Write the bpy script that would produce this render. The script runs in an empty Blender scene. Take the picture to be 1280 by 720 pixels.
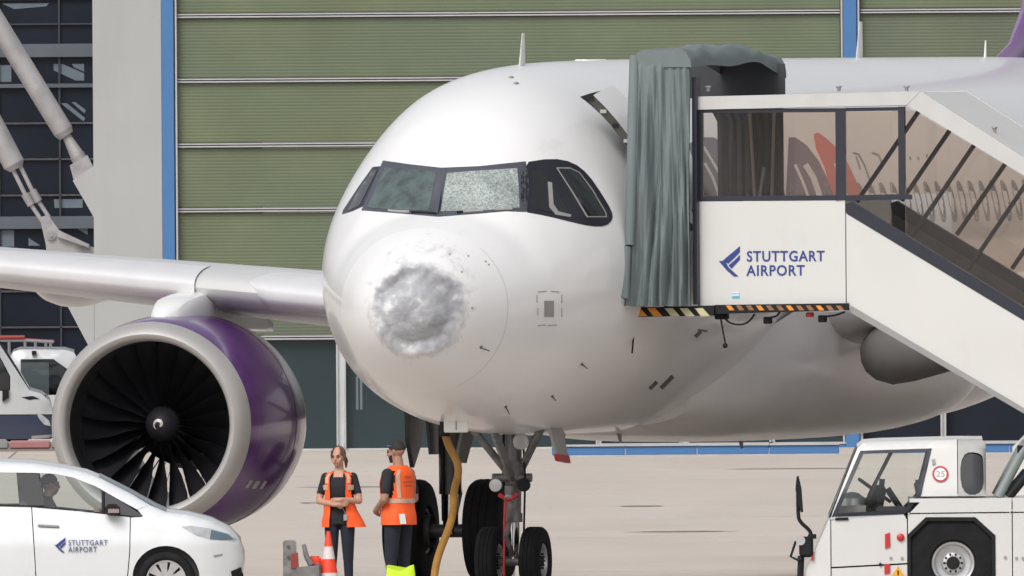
import bpy, math, random
import numpy as np
from mathutils import Vector, Matrix
from mathutils.bvhtree import BVHTree
from mathutils.geometry import delaunay_2d_cdt

random.seed(7)
RAD = math.radians
scene = bpy.context.scene
COL = scene.collection

# ------------------------------------------------------------------ camera, sky, sun, exposure
FPX = 57270.0                     # focal length in pixels of a 1280 px wide frame
CAM_H = 6.0
PITCH, ROLL = math.atan(296.0 / FPX), RAD(0.4)
_f = Vector((0, math.cos(PITCH), -math.sin(PITCH)))
_u0 = Vector((0, math.sin(PITCH), math.cos(PITCH)))
_r0 = Vector((1, 0, 0))
_r = _r0 * math.cos(ROLL) - _u0 * math.sin(ROLL)
_u = _u0 * math.cos(ROLL) + _r0 * math.sin(ROLL)
CAM = Vector((0, 0, CAM_H))
cam_d = bpy.data.cameras.new('camera')
cam_d.sensor_width = 36
cam_d.lens = FPX / 1280 * 36
cam_d.clip_start = 1
cam_d.clip_end = 5000
cam = bpy.data.objects.new('camera', cam_d)
COL.objects.link(cam)
cam.matrix_world = Matrix(((_r.x, _u.x, -_f.x, CAM.x), (_r.y, _u.y, -_f.y, CAM.y), (_r.z, _u.z, -_f.z, CAM.z), (0, 0, 0, 1)))
scene.camera = cam

SUN_EL, SUN_AZ = RAD(46), RAD(-28)        # sun high, behind the photographer and to the left
world = bpy.data.worlds.new('World')
scene.world = world
world.use_nodes = True
wn = world.node_tree
bg = wn.nodes['Background']
sky = wn.nodes.new('ShaderNodeTexSky')
sky.sky_type = 'NISHITA'
sky.sun_disc = False
sky.sun_elevation = SUN_EL
sky.sun_rotation = RAD(180) - SUN_AZ
sky.air_density = 1.0
sky.dust_density = 5.0
hs = wn.nodes.new('ShaderNodeHueSaturation')
hs.inputs['Saturation'].default_value = 0.25      # thin overcast
wn.links.new(sky.outputs[0], hs.inputs['Color'])
wn.links.new(hs.outputs[0], bg.inputs[0])
bg.inputs[1].default_value = 0.15
sun_d = bpy.data.lights.new('sun', 'SUN')
sun_d.energy = 1.25
sun_d.angle = RAD(24)
sun_d.color = (1, 0.975, 0.94)
sun = bpy.data.objects.new('sun', sun_d)
COL.objects.link(sun)
sdir = Vector((math.sin(SUN_AZ) * math.cos(SUN_EL), -math.cos(SUN_AZ) * math.cos(SUN_EL), math.sin(SUN_EL)))
sun.rotation_euler = sdir.to_track_quat('Z', 'Y').to_euler()
vs = scene.view_settings
vs.view_transform = 'Standard'
vs.look = 'None'
vs.gamma = 1
vs.use_curve_mapping = False
vs.exposure = -0.06


def ray(px, py):
    return (_f + _r * ((px - 640) / FPX) + _u * ((360 - py) / FPX))


def at(px, py, d):
    """point of the place seen at this pixel of the photograph, d metres away"""
    k = ray(px, py)
    return CAM + k * (d / k.y)


# ------------------------------------------------------------------ materials
def mat(name, col, rough=0.5, metal=0.0, var=0.0, vscale=3.0, bump=0.0, bscale=40.0, coat=0.0, stretch=(1, 1, 1), dirt=None, spec=0.5, trans=0.0, alpha=1.0, detail=5, world_pos=False):
    m = bpy.data.materials.new(name)
    m.use_nodes = True
    nt = m.node_tree
    b = nt.nodes['Principled BSDF']
    b.inputs['Base Color'].default_value = (*col, 1)
    b.inputs['Roughness'].default_value = rough
    b.inputs['Metallic'].default_value = metal
    b.inputs['Specular IOR Level'].default_value = spec
    b.inputs['Coat Weight'].default_value = coat
    b.inputs['Coat Roughness'].default_value = 0.08
    b.inputs['Transmission Weight'].default_value = trans
    b.inputs['Alpha'].default_value = alpha
    tc = nt.nodes.new('ShaderNodeTexCoord')
    mp = nt.nodes.new('ShaderNodeMapping')
    mp.inputs['Scale'].default_value = stretch
    src = tc.outputs['Object']
    if world_pos:
        src = nt.nodes.new('ShaderNodeNewGeometry').outputs['Position']
    nt.links.new(src, mp.inputs[0])
    last = None
    if var > 0:
        n = nt.nodes.new('ShaderNodeTexNoise')
        n.inputs['Scale'].default_value = vscale
        n.inputs['Detail'].default_value = detail
        nt.links.new(mp.outputs[0], n.inputs['Vector'])
        r = nt.nodes.new('ShaderNodeMapRange')
        r.inputs['From Min'].default_value = 0.3
        r.inputs['From Max'].default_value = 0.7
        r.inputs['To Min'].default_value = 1 - var
        r.inputs['To Max'].default_value = 1 + var * 0.6
        nt.links.new(n.outputs[0], r.inputs[0])
        mx = nt.nodes.new('ShaderNodeVectorMath')
        mx.operation = 'SCALE'
        mx.inputs[0].default_value = col
        nt.links.new(r.outputs[0], mx.inputs['Scale'])
        last = mx.outputs[0]
    if dirt:
        dcol, dscale, dlo, dhi, dstr = dirt
        n2 = nt.nodes.new('ShaderNodeTexNoise')
        n2.inputs['Scale'].default_value = dscale
        n2.inputs['Detail'].default_value = 8
        n2.inputs['Roughness'].default_value = 0.65
        mp2 = nt.nodes.new('ShaderNodeMapping')
        mp2.inputs['Scale'].default_value = dstr
        nt.links.new(src, mp2.inputs[0])
        nt.links.new(mp2.outputs[0], n2.inputs['Vector'])
        r2 = nt.nodes.new('ShaderNodeMapRange')
        r2.inputs['From Min'].default_value = dlo
        r2.inputs['From Max'].default_value = dhi
        nt.links.new(n2.outputs[0], r2.inputs[0])
        mix = nt.nodes.new('ShaderNodeMix')
        mix.data_type = 'RGBA'
        nt.links.new(r2.outputs[0], mix.inputs[0])
        if last:
            nt.links.new(last, mix.inputs[6])
        else:
            mix.inputs[6].default_value = (*col, 1)
        mix.inputs[7].default_value = (*dcol, 1)
        last = mix.outputs[2]
    if last:
        nt.links.new(last, b.inputs['Base Color'])
    if bump > 0:
        n3 = nt.nodes.new('ShaderNodeTexNoise')
        n3.inputs['Scale'].default_value = bscale
        n3.inputs['Detail'].default_value = 4
        nt.links.new(mp.outputs[0], n3.inputs['Vector'])
        bp = nt.nodes.new('ShaderNodeBump')
        bp.inputs['Strength'].default_value = bump
        bp.inputs['Distance'].default_value = 0.02
        nt.links.new(n3.outputs[0], bp.inputs['Height'])
        nt.links.new(bp.outputs[0], b.inputs['Normal'])
    return m


def glass_mat(name, tint, gloss=0.12, gcol=(0.9, 0.95, 1.0), rough=0.03):
    """a thin pane: clear, tinted, with a reflection"""
    m = bpy.data.materials.new(name)
    m.use_nodes = True
    nt = m.node_tree
    for n in list(nt.nodes):
        if n.type != 'OUTPUT_MATERIAL':
            nt.nodes.remove(n)
    out = [n for n in nt.nodes if n.type == 'OUTPUT_MATERIAL'][0]
    t = nt.nodes.new('ShaderNodeBsdfTransparent')
    t.inputs[0].default_value = (*tint, 1)
    g = nt.nodes.new('ShaderNodeBsdfGlossy')
    g.inputs[0].default_value = (*gcol, 1)
    g.inputs[1].default_value = rough
    fr = nt.nodes.new('ShaderNodeFresnel')
    fr.inputs[0].default_value = 1.45
    ad = nt.nodes.new('ShaderNodeMath')
    ad.operation = 'ADD'
    ad.use_clamp = True
    ad.inputs[1].default_value = gloss - 0.04
    nt.links.new(fr.outputs[0], ad.inputs[0])
    mx = nt.nodes.new('ShaderNodeMixShader')
    nt.links.new(ad.outputs[0], mx.inputs[0])
    nt.links.new(t.outputs[0], mx.inputs[1])
    nt.links.new(g.outputs[0], mx.inputs[2])
    nt.links.new(mx.outputs[0], out.inputs[0])
    return m


M = {}
M['paint'] = mat('aircraft_white_paint', (0.78, 0.78, 0.785), 0.30, var=0.03, vscale=0.7, coat=0.5, dirt=((0.60, 0.57, 0.52), 0.9, 0.60, 0.95, (0.35, 1.6, 1.6)))
M['belly'] = mat('belly_paint', (0.77, 0.76, 0.74), 0.32, var=0.04, vscale=0.9, coat=0.3, dirt=((0.50, 0.46, 0.41), 1.2, 0.58, 0.95, (0.3, 1.5, 1.5)))
M['wingpaint'] = mat('wing_grey_white_paint', (0.56, 0.56, 0.56), 0.35, var=0.05, vscale=0.8, coat=0.2, dirt=((0.45, 0.41, 0.36), 1.5, 0.58, 0.9, (2, 0.4, 1)))
M['slat'] = mat('bare_slat_metal', (0.72, 0.72, 0.74), 0.38, 0.25, var=0.05, vscale=2, bump=0.03, bscale=3)
M['lip'] = mat('inlet_lip_aluminium', (0.40, 0.39, 0.38), 0.48, 0.3, var=0.06, vscale=2)
M['purple'] = mat('purple_gloss_paint', (0.085, 0.020, 0.155), 0.2, var=0.05, vscale=1.5, coat=0.45, spec=0.3)
M['duct'] = mat('dark_duct_lining', (0.020, 0.021, 0.025), 0.6, var=0.2, vscale=4)
M['blade'] = mat('dark_carbon_fan_blade', (0.017, 0.017, 0.021), 0.5, var=0.2, vscale=4, spec=0.25)
M['bladele'] = mat('titanium_blade_edge', (0.055, 0.055, 0.06), 0.4, 0.8)
M['white'] = mat('clean_white_paint', (0.80, 0.80, 0.79), 0.35, var=0.03)
M['cockpit'] = mat('cockpit_window_surround', (0.018, 0.018, 0.026), 0.32, var=0.1)
M['frame'] = mat('windscreen_frame_grey', (0.07, 0.075, 0.095), 0.4, var=0.1)
M['cglass'] = mat('cockpit_glass', (0.075, 0.095, 0.098), 0.25, var=0.35, vscale=5, coat=0.3, dirt=((0.10, 0.14, 0.135), 5, 0.40, 0.70, (1, 1, 1)))
M['blackglass'] = mat('black_glass', (0.012, 0.013, 0.016), 0.08, coat=0.6)
M['black'] = mat('black_rubber_trim', (0.012, 0.012, 0.014), 0.6, var=0.2, vscale=8, spec=0.25)
M['tyre'] = mat('tyre_rubber', (0.013, 0.013, 0.015), 0.8, var=0.25, vscale=9, bump=0.2, bscale=60, spec=0.2)
M['darkmetal'] = mat('dark_oily_metal', (0.10, 0.10, 0.10), 0.45, 0.3, var=0.35, vscale=7, bump=0.2, bscale=25)
M['gearmetal'] = mat('landing_gear_grey', (0.20, 0.20, 0.205), 0.42, 0.25, var=0.3, vscale=8, dirt=((0.08, 0.075, 0.07), 9, 0.5, 0.75, (1, 1, 1)))
M['chrome'] = mat('polished_steel', (0.75, 0.75, 0.76), 0.15, 1.0)
M['alloy'] = mat('wheel_alloy', (0.55, 0.56, 0.57), 0.32, 0.6, var=0.1, vscale=10)
M['red'] = mat('red_paint', (0.50, 0.025, 0.03), 0.4, var=0.1)
M['navy'] = mat('navy_print', (0.012, 0.035, 0.22), 0.45)
M['navyframe'] = mat('dark_window_frame', (0.018, 0.020, 0.035), 0.4, var=0.15)
M['decal_purple'] = mat('plum_livery_paint', (0.115, 0.065, 0.125), 0.3)
M['decal_red'] = mat('orange_red_livery_paint', (0.62, 0.075, 0.04), 0.3)
M['grey'] = mat('mid_grey_paint', (0.28, 0.28, 0.28), 0.5, var=0.1)
M['seam'] = mat('panel_gap_grey', (0.30, 0.29, 0.28), 0.6)


# ------------------------------------------------------------------ mesh building
class MB:
    def __init__(s):
        s.v, s.f, s.m, s.sm = [], [], [], []

    def add(s, vs_, fs, mi=0, smooth=False):
        o = len(s.v)
        s.v += [tuple(p) for p in vs_]
        for f in fs:
            s.f.append(tuple(i + o for i in f))
            s.m.append(mi)
            s.sm.append(smooth)
        return s

    def box(s, c, d, mi=0, rot=None, bev=0.0):
        x, y, z = d[0] / 2, d[1] / 2, d[2] / 2
        if bev <= 0:
            p = [(-x, -y, -z), (x, -y, -z), (x, y, -z), (-x, y, -z), (-x, -y, z), (x, -y, z), (x, y, z), (-x, y, z)]
            fs = [(0, 3, 2, 1), (4, 5, 6, 7), (0, 1, 5, 4), (1, 2, 6, 5), (2, 3, 7, 6), (3, 0, 4, 7)]
        else:
            b = min(bev, x * .9, y * .9, z * .9)
            p, fs = [], []
            rings = [(-z, b), (-z + b, 0), (z - b, 0), (z, b)]
            for (zz, ins) in rings:
                X, Y = x - ins, y - ins
                c_ = b
                p += [(-X, -Y + c_, zz), (-X + c_, -Y, zz), (X - c_, -Y, zz), (X, -Y + c_, zz), (X, Y - c_, zz), (X - c_, Y, zz), (-X + c_, Y, zz), (-X, Y - c_, zz)]
            for k in range(3):
                for i in range(8):
                    j = (i + 1) % 8
                    fs.append((k * 8 + i, k * 8 + j, k * 8 + 8 + j, k * 8 + 8 + i))
            fs.append(tuple(reversed(range(8))))
            fs.append(tuple(range(24, 32)))
        if rot is not None:
            p = [rot @ Vector(q) for q in p]
        p = [(q[0] + c[0], q[1] + c[1], q[2] + c[2]) for q in p]
        return s.add(p, fs, mi)

    def tube(s, pts, r, n=10, mi=0, caps=True, smooth=True, squash=None):
        pts = [Vector(p) for p in pts]
        rs = r if isinstance(r, (list, tuple)) else [r] * len(pts)
        vs_, fs = [], []
        ref = None
        for i, p in enumerate(pts):
            a = pts[max(0, i - 1)]
            b = pts[min(len(pts) - 1, i + 1)]
            t = (b - a).normalized()
            if ref is None:
                ref = Vector((0, 0, 1)) if abs(t.z) < 0.9 else Vector((1, 0, 0))
            x = t.cross(ref).normalized()
            y = x.cross(t).normalized()
            ref = y
            for k in range(n):
                an = 2 * math.pi * k / n
                vs_.append(p + (x * math.cos(an) + y * math.sin(an)) * rs[i])
        for i in range(len(pts) - 1):
            for k in range(n):
                j = (k + 1) % n
                fs.append((i * n + k, i * n + j, (i + 1) * n + j, (i + 1) * n + k))
        s.add(vs_, fs, mi, smooth)
        if caps:
            o = len(s.v) - len(vs_)
            s.f += [tuple(o + k for k in reversed(range(n))), tuple(o + (len(pts) - 1) * n + k for k in range(n))]
            s.m += [mi, mi]
            s.sm += [False, False]
        return s

    def lathe(s, prof, o, d, n=32, mi=0, smooth=True, a0=0.0, a1=None):
        """prof: (t along axis, radius)"""
        o, d = Vector(o), Vector(d).normalized()
        ref = Vector((0, 0, 1)) if abs(d.z) < 0.9 else Vector((1, 0, 0))
        x = d.cross(ref).normalized()
        y = x.cross(d).normalized()
        closed = a1 is None
        nn = n if closed else n + 1
        vs_, fs = [], []
        for (t, r) in prof:
            for k in range(nn):
                an = 2 * math.pi * k / n if closed else a0 + (a1 - a0) * k / n
                vs_.append(o + d * t + (x * math.cos(an) + y * math.sin(an)) * r)
        for i in range(len(prof) - 1):
            for k in range(n):
                j = (k + 1) % nn if closed else k + 1
                fs.append((i * nn + k, i * nn + j, (i + 1) * nn + j, (i + 1) * nn + k))
        return s.add(vs_, fs, mi, smooth)

    def grid(s, rows, mi=0, smooth=True, closed=False, flip=False):
        n = len(rows[0])
        vs_ = [p for r_ in rows for p in r_]
        fs = []
        for i in range(len(rows) - 1):
            for k in range(n if closed else n - 1):
                j = (k + 1) % n
                q = (i * n + k, i * n + j, (i + 1) * n + j, (i + 1) * n + k)
                fs.append(q[::-1] if flip else q)
        return s.add(vs_, fs, mi, smooth)

    def prism(s, poly, fn, mi=0):
        """poly: 2-D outline; fn(a, b, side) with side 0/1 gives the near and far point"""
        n = len(poly)
        p0 = [fn(a, b, 0) for a, b in poly]
        p1 = [fn(a, b, 1) for a, b in poly]
        fs = [tuple(range(n)), tuple(reversed(range(n, 2 * n)))]
        for i in range(n):
            j = (i + 1) % n
            fs.append((i, i + n, j + n, j))
        return s.add(p0 + p1, fs, mi)

    def ball(s, c, r, mi=0, n=12, m=8):
        rx, ry, rz = r if isinstance(r, (list, tuple)) else (r, r, r)
        rows = []
        for i in range(m + 1):
            th = math.pi * i / m
            rows.append([(c[0] + rx * math.sin(th) * math.cos(2 * math.pi * k / n), c[1] + ry * math.sin(th) * math.sin(2 * math.pi * k / n), c[2] + rz * math.cos(th)) for k in range(n)])
        return s.grid(rows, mi, True, True)

    def mesh(s, name, mats):
        me = bpy.data.meshes.new(name)
        me.from_pydata(s.v, [], s.f)
        for x in (mats if isinstance(mats, (list, tuple)) else [mats]):
            me.materials.append(x)
        me.polygons.foreach_set('material_index', s.m)
        me.polygons.foreach_set('use_smooth', s.sm)
        me.update()
        return me

    def build(s, name, mats, parent=None, label=None, fix=True):
        me = s.mesh(name, mats)
        if fix:
            fixn(me)
        return put(name, me, parent, label)


def fixn(me):
    import bmesh
    b = bmesh.new()
    b.from_mesh(me)
    bmesh.ops.remove_doubles(b, verts=b.verts, dist=1e-5)
    bmesh.ops.recalc_face_normals(b, faces=b.faces)
    b.to_mesh(me)
    b.free()
    me.set_sharp_from_angle(angle=RAD(42))


def put(name, me, parent=None, label=None):
    o = bpy.data.objects.new(name, me)
    COL.objects.link(o)
    if parent is not None:
        o.parent = parent
    if label:
        o['label'] = label
    return o


def tag(o, label, cat, group=None):
    o['label'] = label
    o['category'] = cat
    if group:
        o['group'] = group
    return o


def root(name, loc, rz=0.0, label=None, cat=None, group=None):
    o = bpy.data.objects.new(name, None)
    COL.objects.link(o)
    o.location = loc
    o.rotation_euler = (0, 0, rz)
    o.empty_display_size = 0.2
    if label:
        tag(o, label, cat, group)
    return o


def structure(o):
    o['kind'] = 'structure'
    return o


# ------------------------------------------------------------------ outlines filled with triangles
def inside(p, poly):
    x, y = p
    c = False
    j = len(poly) - 1
    for i in range(len(poly)):
        xi, yi = poly[i]
        xj, yj = poly[j]
        if (yi > y) != (yj > y) and x < (xj - xi) * (y - yi) / (yj - yi) + xi:
            c = not c
        j = i
    return c


def chaikin(poly, n=2, closed=True):
    for _ in range(n):
        q = []
        L = len(poly)
        for i in range(L if closed else L - 1):
            a, b = poly[i], poly[(i + 1) % L]
            q.append((a[0] * .75 + b[0] * .25, a[1] * .75 + b[1] * .25))
            q.append((a[0] * .25 + b[0] * .75, a[1] * .25 + b[1] * .75))
        if not closed:
            q = [poly[0]] + q + [poly[-1]]
        poly = q
    return poly


def resample(poly, step):
    out = []
    for i in range(len(poly)):
        a, b = poly[i], poly[(i + 1) % len(poly)]
        d = math.hypot(b[0] - a[0], b[1] - a[1])
        k = max(1, int(math.ceil(d / step)))
        for t in range(k):
            out.append((a[0] + (b[0] - a[0]) * t / k, a[1] + (b[1] - a[1]) * t / k))
    return out


def fill(outer, holes=(), step=0.1):
    """triangles inside outer and outside the holes -> points, triangles, boundary loops"""
    loops = [resample(outer, step)] + [resample(h, step) for h in holes]
    pts, edges = [], []
    for lp in loops:
        o = len(pts)
        pts += lp
        edges += [(o + i, o + (i + 1) % len(lp)) for i in range(len(lp))]
    xs = [p[0] for p in loops[0]]
    ys = [p[1] for p in loops[0]]
    P = np.array(pts)
    x = min(xs) + step * .5
    r = 0
    while x < max(xs):
        y = min(ys) + step * (.25 if r % 2 else .75)
        while y < max(ys):
            if inside((x, y), loops[0]) and not any(inside((x, y), h) for h in loops[1:]):
                if np.min((P[:, 0] - x) ** 2 + (P[:, 1] - y) ** 2) > (step * .45) ** 2:
                    pts.append((x, y))
            y += step
        x += step * .87
        r += 1
    res = delaunay_2d_cdt([Vector(p) for p in pts], edges, [], 0, 1e-6)
    V, F = [tuple(v) for v in res[0]], []
    for f in res[2]:
        c = (sum(V[i][0] for i in f) / len(f), sum(V[i][1] for i in f) / len(f))
        if inside(c, loops[0]) and not any(inside(c, h) for h in loops[1:]):
            F.append(tuple(f))
    return V, F


def boundary(F):
    cnt = {}
    for f in F:
        for i in range(len(f)):
            e = (f[i], f[(i + 1) % len(f)])
            cnt[e] = cnt.get(e, 0) + 1
    return [e for e in cnt if (e[1], e[0]) not in cnt]


def sheet(mb, V3, V3b, F, mi=0, smooth=True):
    """skin V3 with faces F, plus a rim down to V3b"""
    n = len(V3)
    bd = boundary(F)
    mb.add(V3, F, mi, smooth)
    o = len(mb.v)
    idx = {}
    vs_ = []
    for (a, b) in bd:
        for q in (a, b):
            if q not in idx:
                idx[q] = len(vs_)
                vs_ += [V3[q], V3b[q]]
    mb.add(vs_, [(idx[a], idx[b], idx[b] + 1, idx[a] + 1) for a, b in bd], mi, False)
    return mb


FONT_CACHE = {}


def text_mesh(body, size, offset=0.0, ext=0.0015, spacing=1.0, align='LEFT'):
    cu = bpy.data.curves.new('lettering', 'FONT')
    cu.body = body
    cu.size = size
    cu.offset = offset
    cu.extrude = ext
    cu.space_character = spacing
    cu.align_x = align
    cu.resolution_u = 3
    o = bpy.data.objects.new('lettering_source', cu)
    COL.objects.link(o)
    dg = bpy.context.evaluated_depsgraph_get()
    me = bpy.data.meshes.new_from_object(o.evaluated_get(dg))
    bpy.data.objects.remove(o)
    bpy.data.curves.remove(cu)
    return me


def wheel(parent, c, r, w, rim_r, mrim, spokes=0, name='wheel', side=-1, ax=(0, 1, 0), hub=0.12):
    """tyre as the part, rim as its sub-part; ax is the axle"""
    c = Vector(c)
    ax = Vector(ax)
    t = MB()
    h = w / 2
    prof = [(-h * .75, rim_r * .97), (-h * .98, rim_r * 1.06), (-h, r * .80), (-h * .93, r * .93), (-h * .72, r * .985), (-h * .5, r), (-h * .46, r), (-h * .44, r * .982), (-h * .36, r * .982), (-h * .34, r),
            (-h * .06, r), (-h * .04, r * .982), (h * .04, r * .982), (h * .06, r), (h * .34, r), (h * .36, r * .982), (h * .44, r * .982), (h * .46, r),
            (h * .5, r), (h * .72, r * .985), (h * .93, r * .93), (h, r * .80), (h * .98, rim_r * 1.06), (h * .75, rim_r * .97)]
    t.lathe(prof, c, ax, 40)
    tyre = t.build(name, M['tyre'], parent)
    for sd in (-1, 1):
        m = MB()
        a = ax * sd
        if spokes:
            m.lathe([(h * .72, rim_r * .99), (h * .82, rim_r * .97), (h * .80, rim_r * .90), (h * .45, rim_r * .84)], c, a, 40, 0)
            m.lathe([(h * .30, rim_r * .86), (h * .25, 0.001)], c, a, 24, 1)
            m.lathe([(h * .55, rim_r * .26), (h * .66, rim_r * .22), (h * .68, 0.001)], c, a, 20, 0)
            ref = Vector((0, 0, 1))
            x = a.cross(ref).normalized()
            for k in range(spokes):
                an = 2 * math.pi * k / spokes
                d = x * math.cos(an) + ref * math.sin(an)
                e = x * -math.sin(an) + ref * math.cos(an)
                p = []
                for (rr, ww, tt) in ((rim_r * .2, rim_r * .13, .62), (rim_r * .55, rim_r * .15, .66), (rim_r * .92, rim_r * .25, .74)):
                    p += [c + d * rr - e * ww + a * (h * tt), c + d * rr + e * ww + a * (h * tt), c + d * rr + e * ww + a * (h * .35), c + d * rr - e * ww + a * (h * .35)]
                m.add(p, [(0, 1, 5, 4), (1, 2, 6, 5), (3, 0, 4, 7), (4, 5, 9, 8), (5, 6, 10, 9), (7, 4, 8, 11)], 0)
        else:
            m.lathe([(h * .74, rim_r * .99), (h * .84, rim_r * .95), (h * .78, rim_r * .86), (h * .40, rim_r * .78), (h * .36, rim_r * .55), (h * .62, rim_r * .46), (h * .66, rim_r * .30)], c, a, 36, 0)
            m.lathe([(h * .66, rim_r * .30), (h * .80, rim_r * .26), (h * .82, 0.001)], c, a, 20, 1)
            ref = Vector((0, 0, 1))
            x = a.cross(ref).normalized()
            for k in range(10):
                an = 2 * math.pi * k / 10
                d = x * math.cos(an) + ref * math.sin(an)
                q = c + d * (rim_r * .40) + a * (h * .62)
                m.tube([q, q + a * .02], .013, 6, 1)
        m.build('rim', [mrim, M['black']], tyre)
    return tyre
# ================================================================== AIRCRAFT
TH = RAD(14.0)
PHI = RAD(90) - TH                     # local x runs aft, local y to the aircraft's right
NOSE = Vector((-1.227, 500.0, 0))
ZC = 3.83                              # height of the fuselage centre line
plane = root('aircraft', NOSE, PHI, 'white twin jet airliner with a smashed grey radome, cracked windscreen and purple engine', 'airplane')
A2W = Matrix.Translation(NOSE) @ Matrix.Rotation(PHI, 4, 'Z')
W2A = A2W.inverted()


def ip(x, xs, ys):
    """monotone cubic through a table"""
    n = len(xs)
    if x <= xs[0]:
        return ys[0]
    if x >= xs[-1]:
        return ys[-1]
    i = max(k for k in range(n - 1) if xs[k] <= x)
    d = [(ys[k + 1] - ys[k]) / (xs[k + 1] - xs[k]) for k in range(n - 1)]

    def sl(k):
        if k == 0:
            return d[0]
        if k == n - 1:
            return d[-1]
        if d[k - 1] * d[k] <= 0:
            return 0.0
        return 2 * d[k - 1] * d[k] / (d[k - 1] + d[k])
    h = xs[i + 1] - xs[i]
    t = (x - xs[i]) / h
    m0, m1 = sl(i) * h, sl(i + 1) * h
    return (2 * t ** 3 - 3 * t * t + 1) * ys[i] + (t ** 3 - 2 * t * t + t) * m0 + (-2 * t ** 3 + 3 * t * t) * ys[i + 1] + (t ** 3 - t * t) * m1


FX = [0, .012, .05, .1, .2, .3, .45, .6, .85, 1.1, 1.4, 1.7, 2.1, 2.5, 3.0, 3.5, 4.0, 4.5, 5.2, 6.0, 7.0, 10, 23, 26, 29, 32, 35, 37.3]
FW = [0, .10, .205, .29, .41, .50, .61, .70, .825, .94, 1.068, 1.19, 1.345, 1.49, 1.635, 1.75, 1.83, 1.885, 1.938, 1.965, 1.975, 1.975, 1.975, 1.93, 1.70, 1.30, .80, .30]
FT = [-.65, -.55, -.45, -.37, -.26, -.17, -.07, .02, .14, .24, .345, .46, .86, 1.18, 1.495, 1.70, 1.835, 1.92, 1.985, 2.025, 2.05, 2.07, 2.07, 2.07, 2.06, 2.0, 1.85, 1.6]
FB = [-.65, -.75, -.855, -.94, -1.06, -1.15, -1.26, -1.35, -1.46, -1.555, -1.645, -1.72, -1.81, -1.88, -1.94, -1.99, -2.02, -2.04, -2.06, -2.07, -2.07, -2.07, -2.07, -1.85, -1.35, -.65, .15, .85]
FM = [-.65, -.65, -.65, -.65, -.65, -.65, -.65, -.65, -.645, -.62, -.58, -.53, -.47, -.40, -.30, -.22, -.15, -.10, -.04, 0, 0, 0, 0, .02, .2, .5, .95, 1.2]


def sec(u, a, off=0.0):
    """point of the skin: a = 0 at the right side, 90 deg on top, 180 at the left side"""
    w, t, b, m = ip(u, FX, FW), ip(u, FX, FT), ip(u, FX, FB), ip(u, FX, FM)
    c, s_ = math.cos(a), math.sin(a)
    if s_ > 0 and 1.4 < u < 6.5:                 # the flattened cheeks beside the cockpit windows
        w *= 1 - .075 * ip(u, [1.4, 2.4, 3.6, 6.5], [0, 1, 1, 0]) * 4 * s_ * s_ * (1 - s_ * s_)
    return Vector((u, (w + off) * c, ZC + m + ((t - m + off) if s_ > 0 else (m - b + off)) * s_))


NA = 144
us_nose = [1.1 * (i / 70) ** 2 for i in range(71)]
us_body = [1.1 + .0 + (2.6 - 1.1) * i / 24 for i in range(25)] + [2.6 + (7 - 2.6) * i / 34 for i in range(1, 35)] + [7 + i * .8 for i in range(1, 21)] + [23 + i * .5 for i in range(1, 30)]
rows_all = [[sec(u, 2 * math.pi * k / NA) for k in range(NA)] for u in us_nose + us_body[1:]]
_v = [p for r_ in rows_all for p in r_]
_fc = []
for i in range(len(rows_all) - 1):
    for k in range(NA):
        j = (k + 1) % NA
        _fc.append((i * NA + k, i * NA + j, (i + 1) * NA + j, (i + 1) * NA + k))
SKIN = BVHTree.FromPolygons(_v, _fc)
CAMA = W2A @ CAM


def onskin(px, py):
    d = (W2A.to_3x3() @ ray(px, py)).normalized()
    h = SKIN.ray_cast(CAMA, d)
    if h[0] is None:
        p = CAMA + d * 505
        q = SKIN.find_nearest(p)
        return q[0], q[1]
    n = h[1]
    return h[0], (n if n.dot(d) < 0 else -n)


def snorm(p):
    q = SKIN.find_nearest(p)
    n = q[1]
    c = Vector((p.x, 0, ZC - .2))
    return n if n.dot(p - c) > 0 else -n


def patch(name, outline, material, off=0.006, step=4, parent=plane, holes=(), mirror=False, flat=False, label=None, smooth=0):
    if smooth:
        outline = chaikin(outline, smooth)
    V, F = fill(outline, holes, step)
    T, B = [], []
    for (x, y) in V:
        p, n = onskin(x, y)
        if mirror:
            p, n = Vector((p.x, -p.y, p.z)), Vector((n.x, -n.y, n.z))
        T.append(p + n * off)
        B.append(p - n * .004)
    mb = MB()
    sheet(mb, T, B, F, 0, True)
    return mb.build(name, material, parent, label)


# --- fuselage (aft of the radome)
mb = MB()
rows = [[sec(u, 2 * math.pi * k / NA) for k in range(NA)] for u in [1.1] + us_body[1:]]
mb.grid(rows, 0, True, True)
mb.add(rows[-1], [tuple(range(NA))], 0)
fus = mb.build('fuselage', [M['paint'], M['seam']], plane)

# --- radome with the crushed, bare patch
c0, _n0 = onskin(513, 387)
DY, DZ = c0.y, c0.z


def hash3(x, y, z):
    from mathutils import noise
    return noise.fractal(Vector((x, y, z)), 1.0, 2.0, 5)


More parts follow.
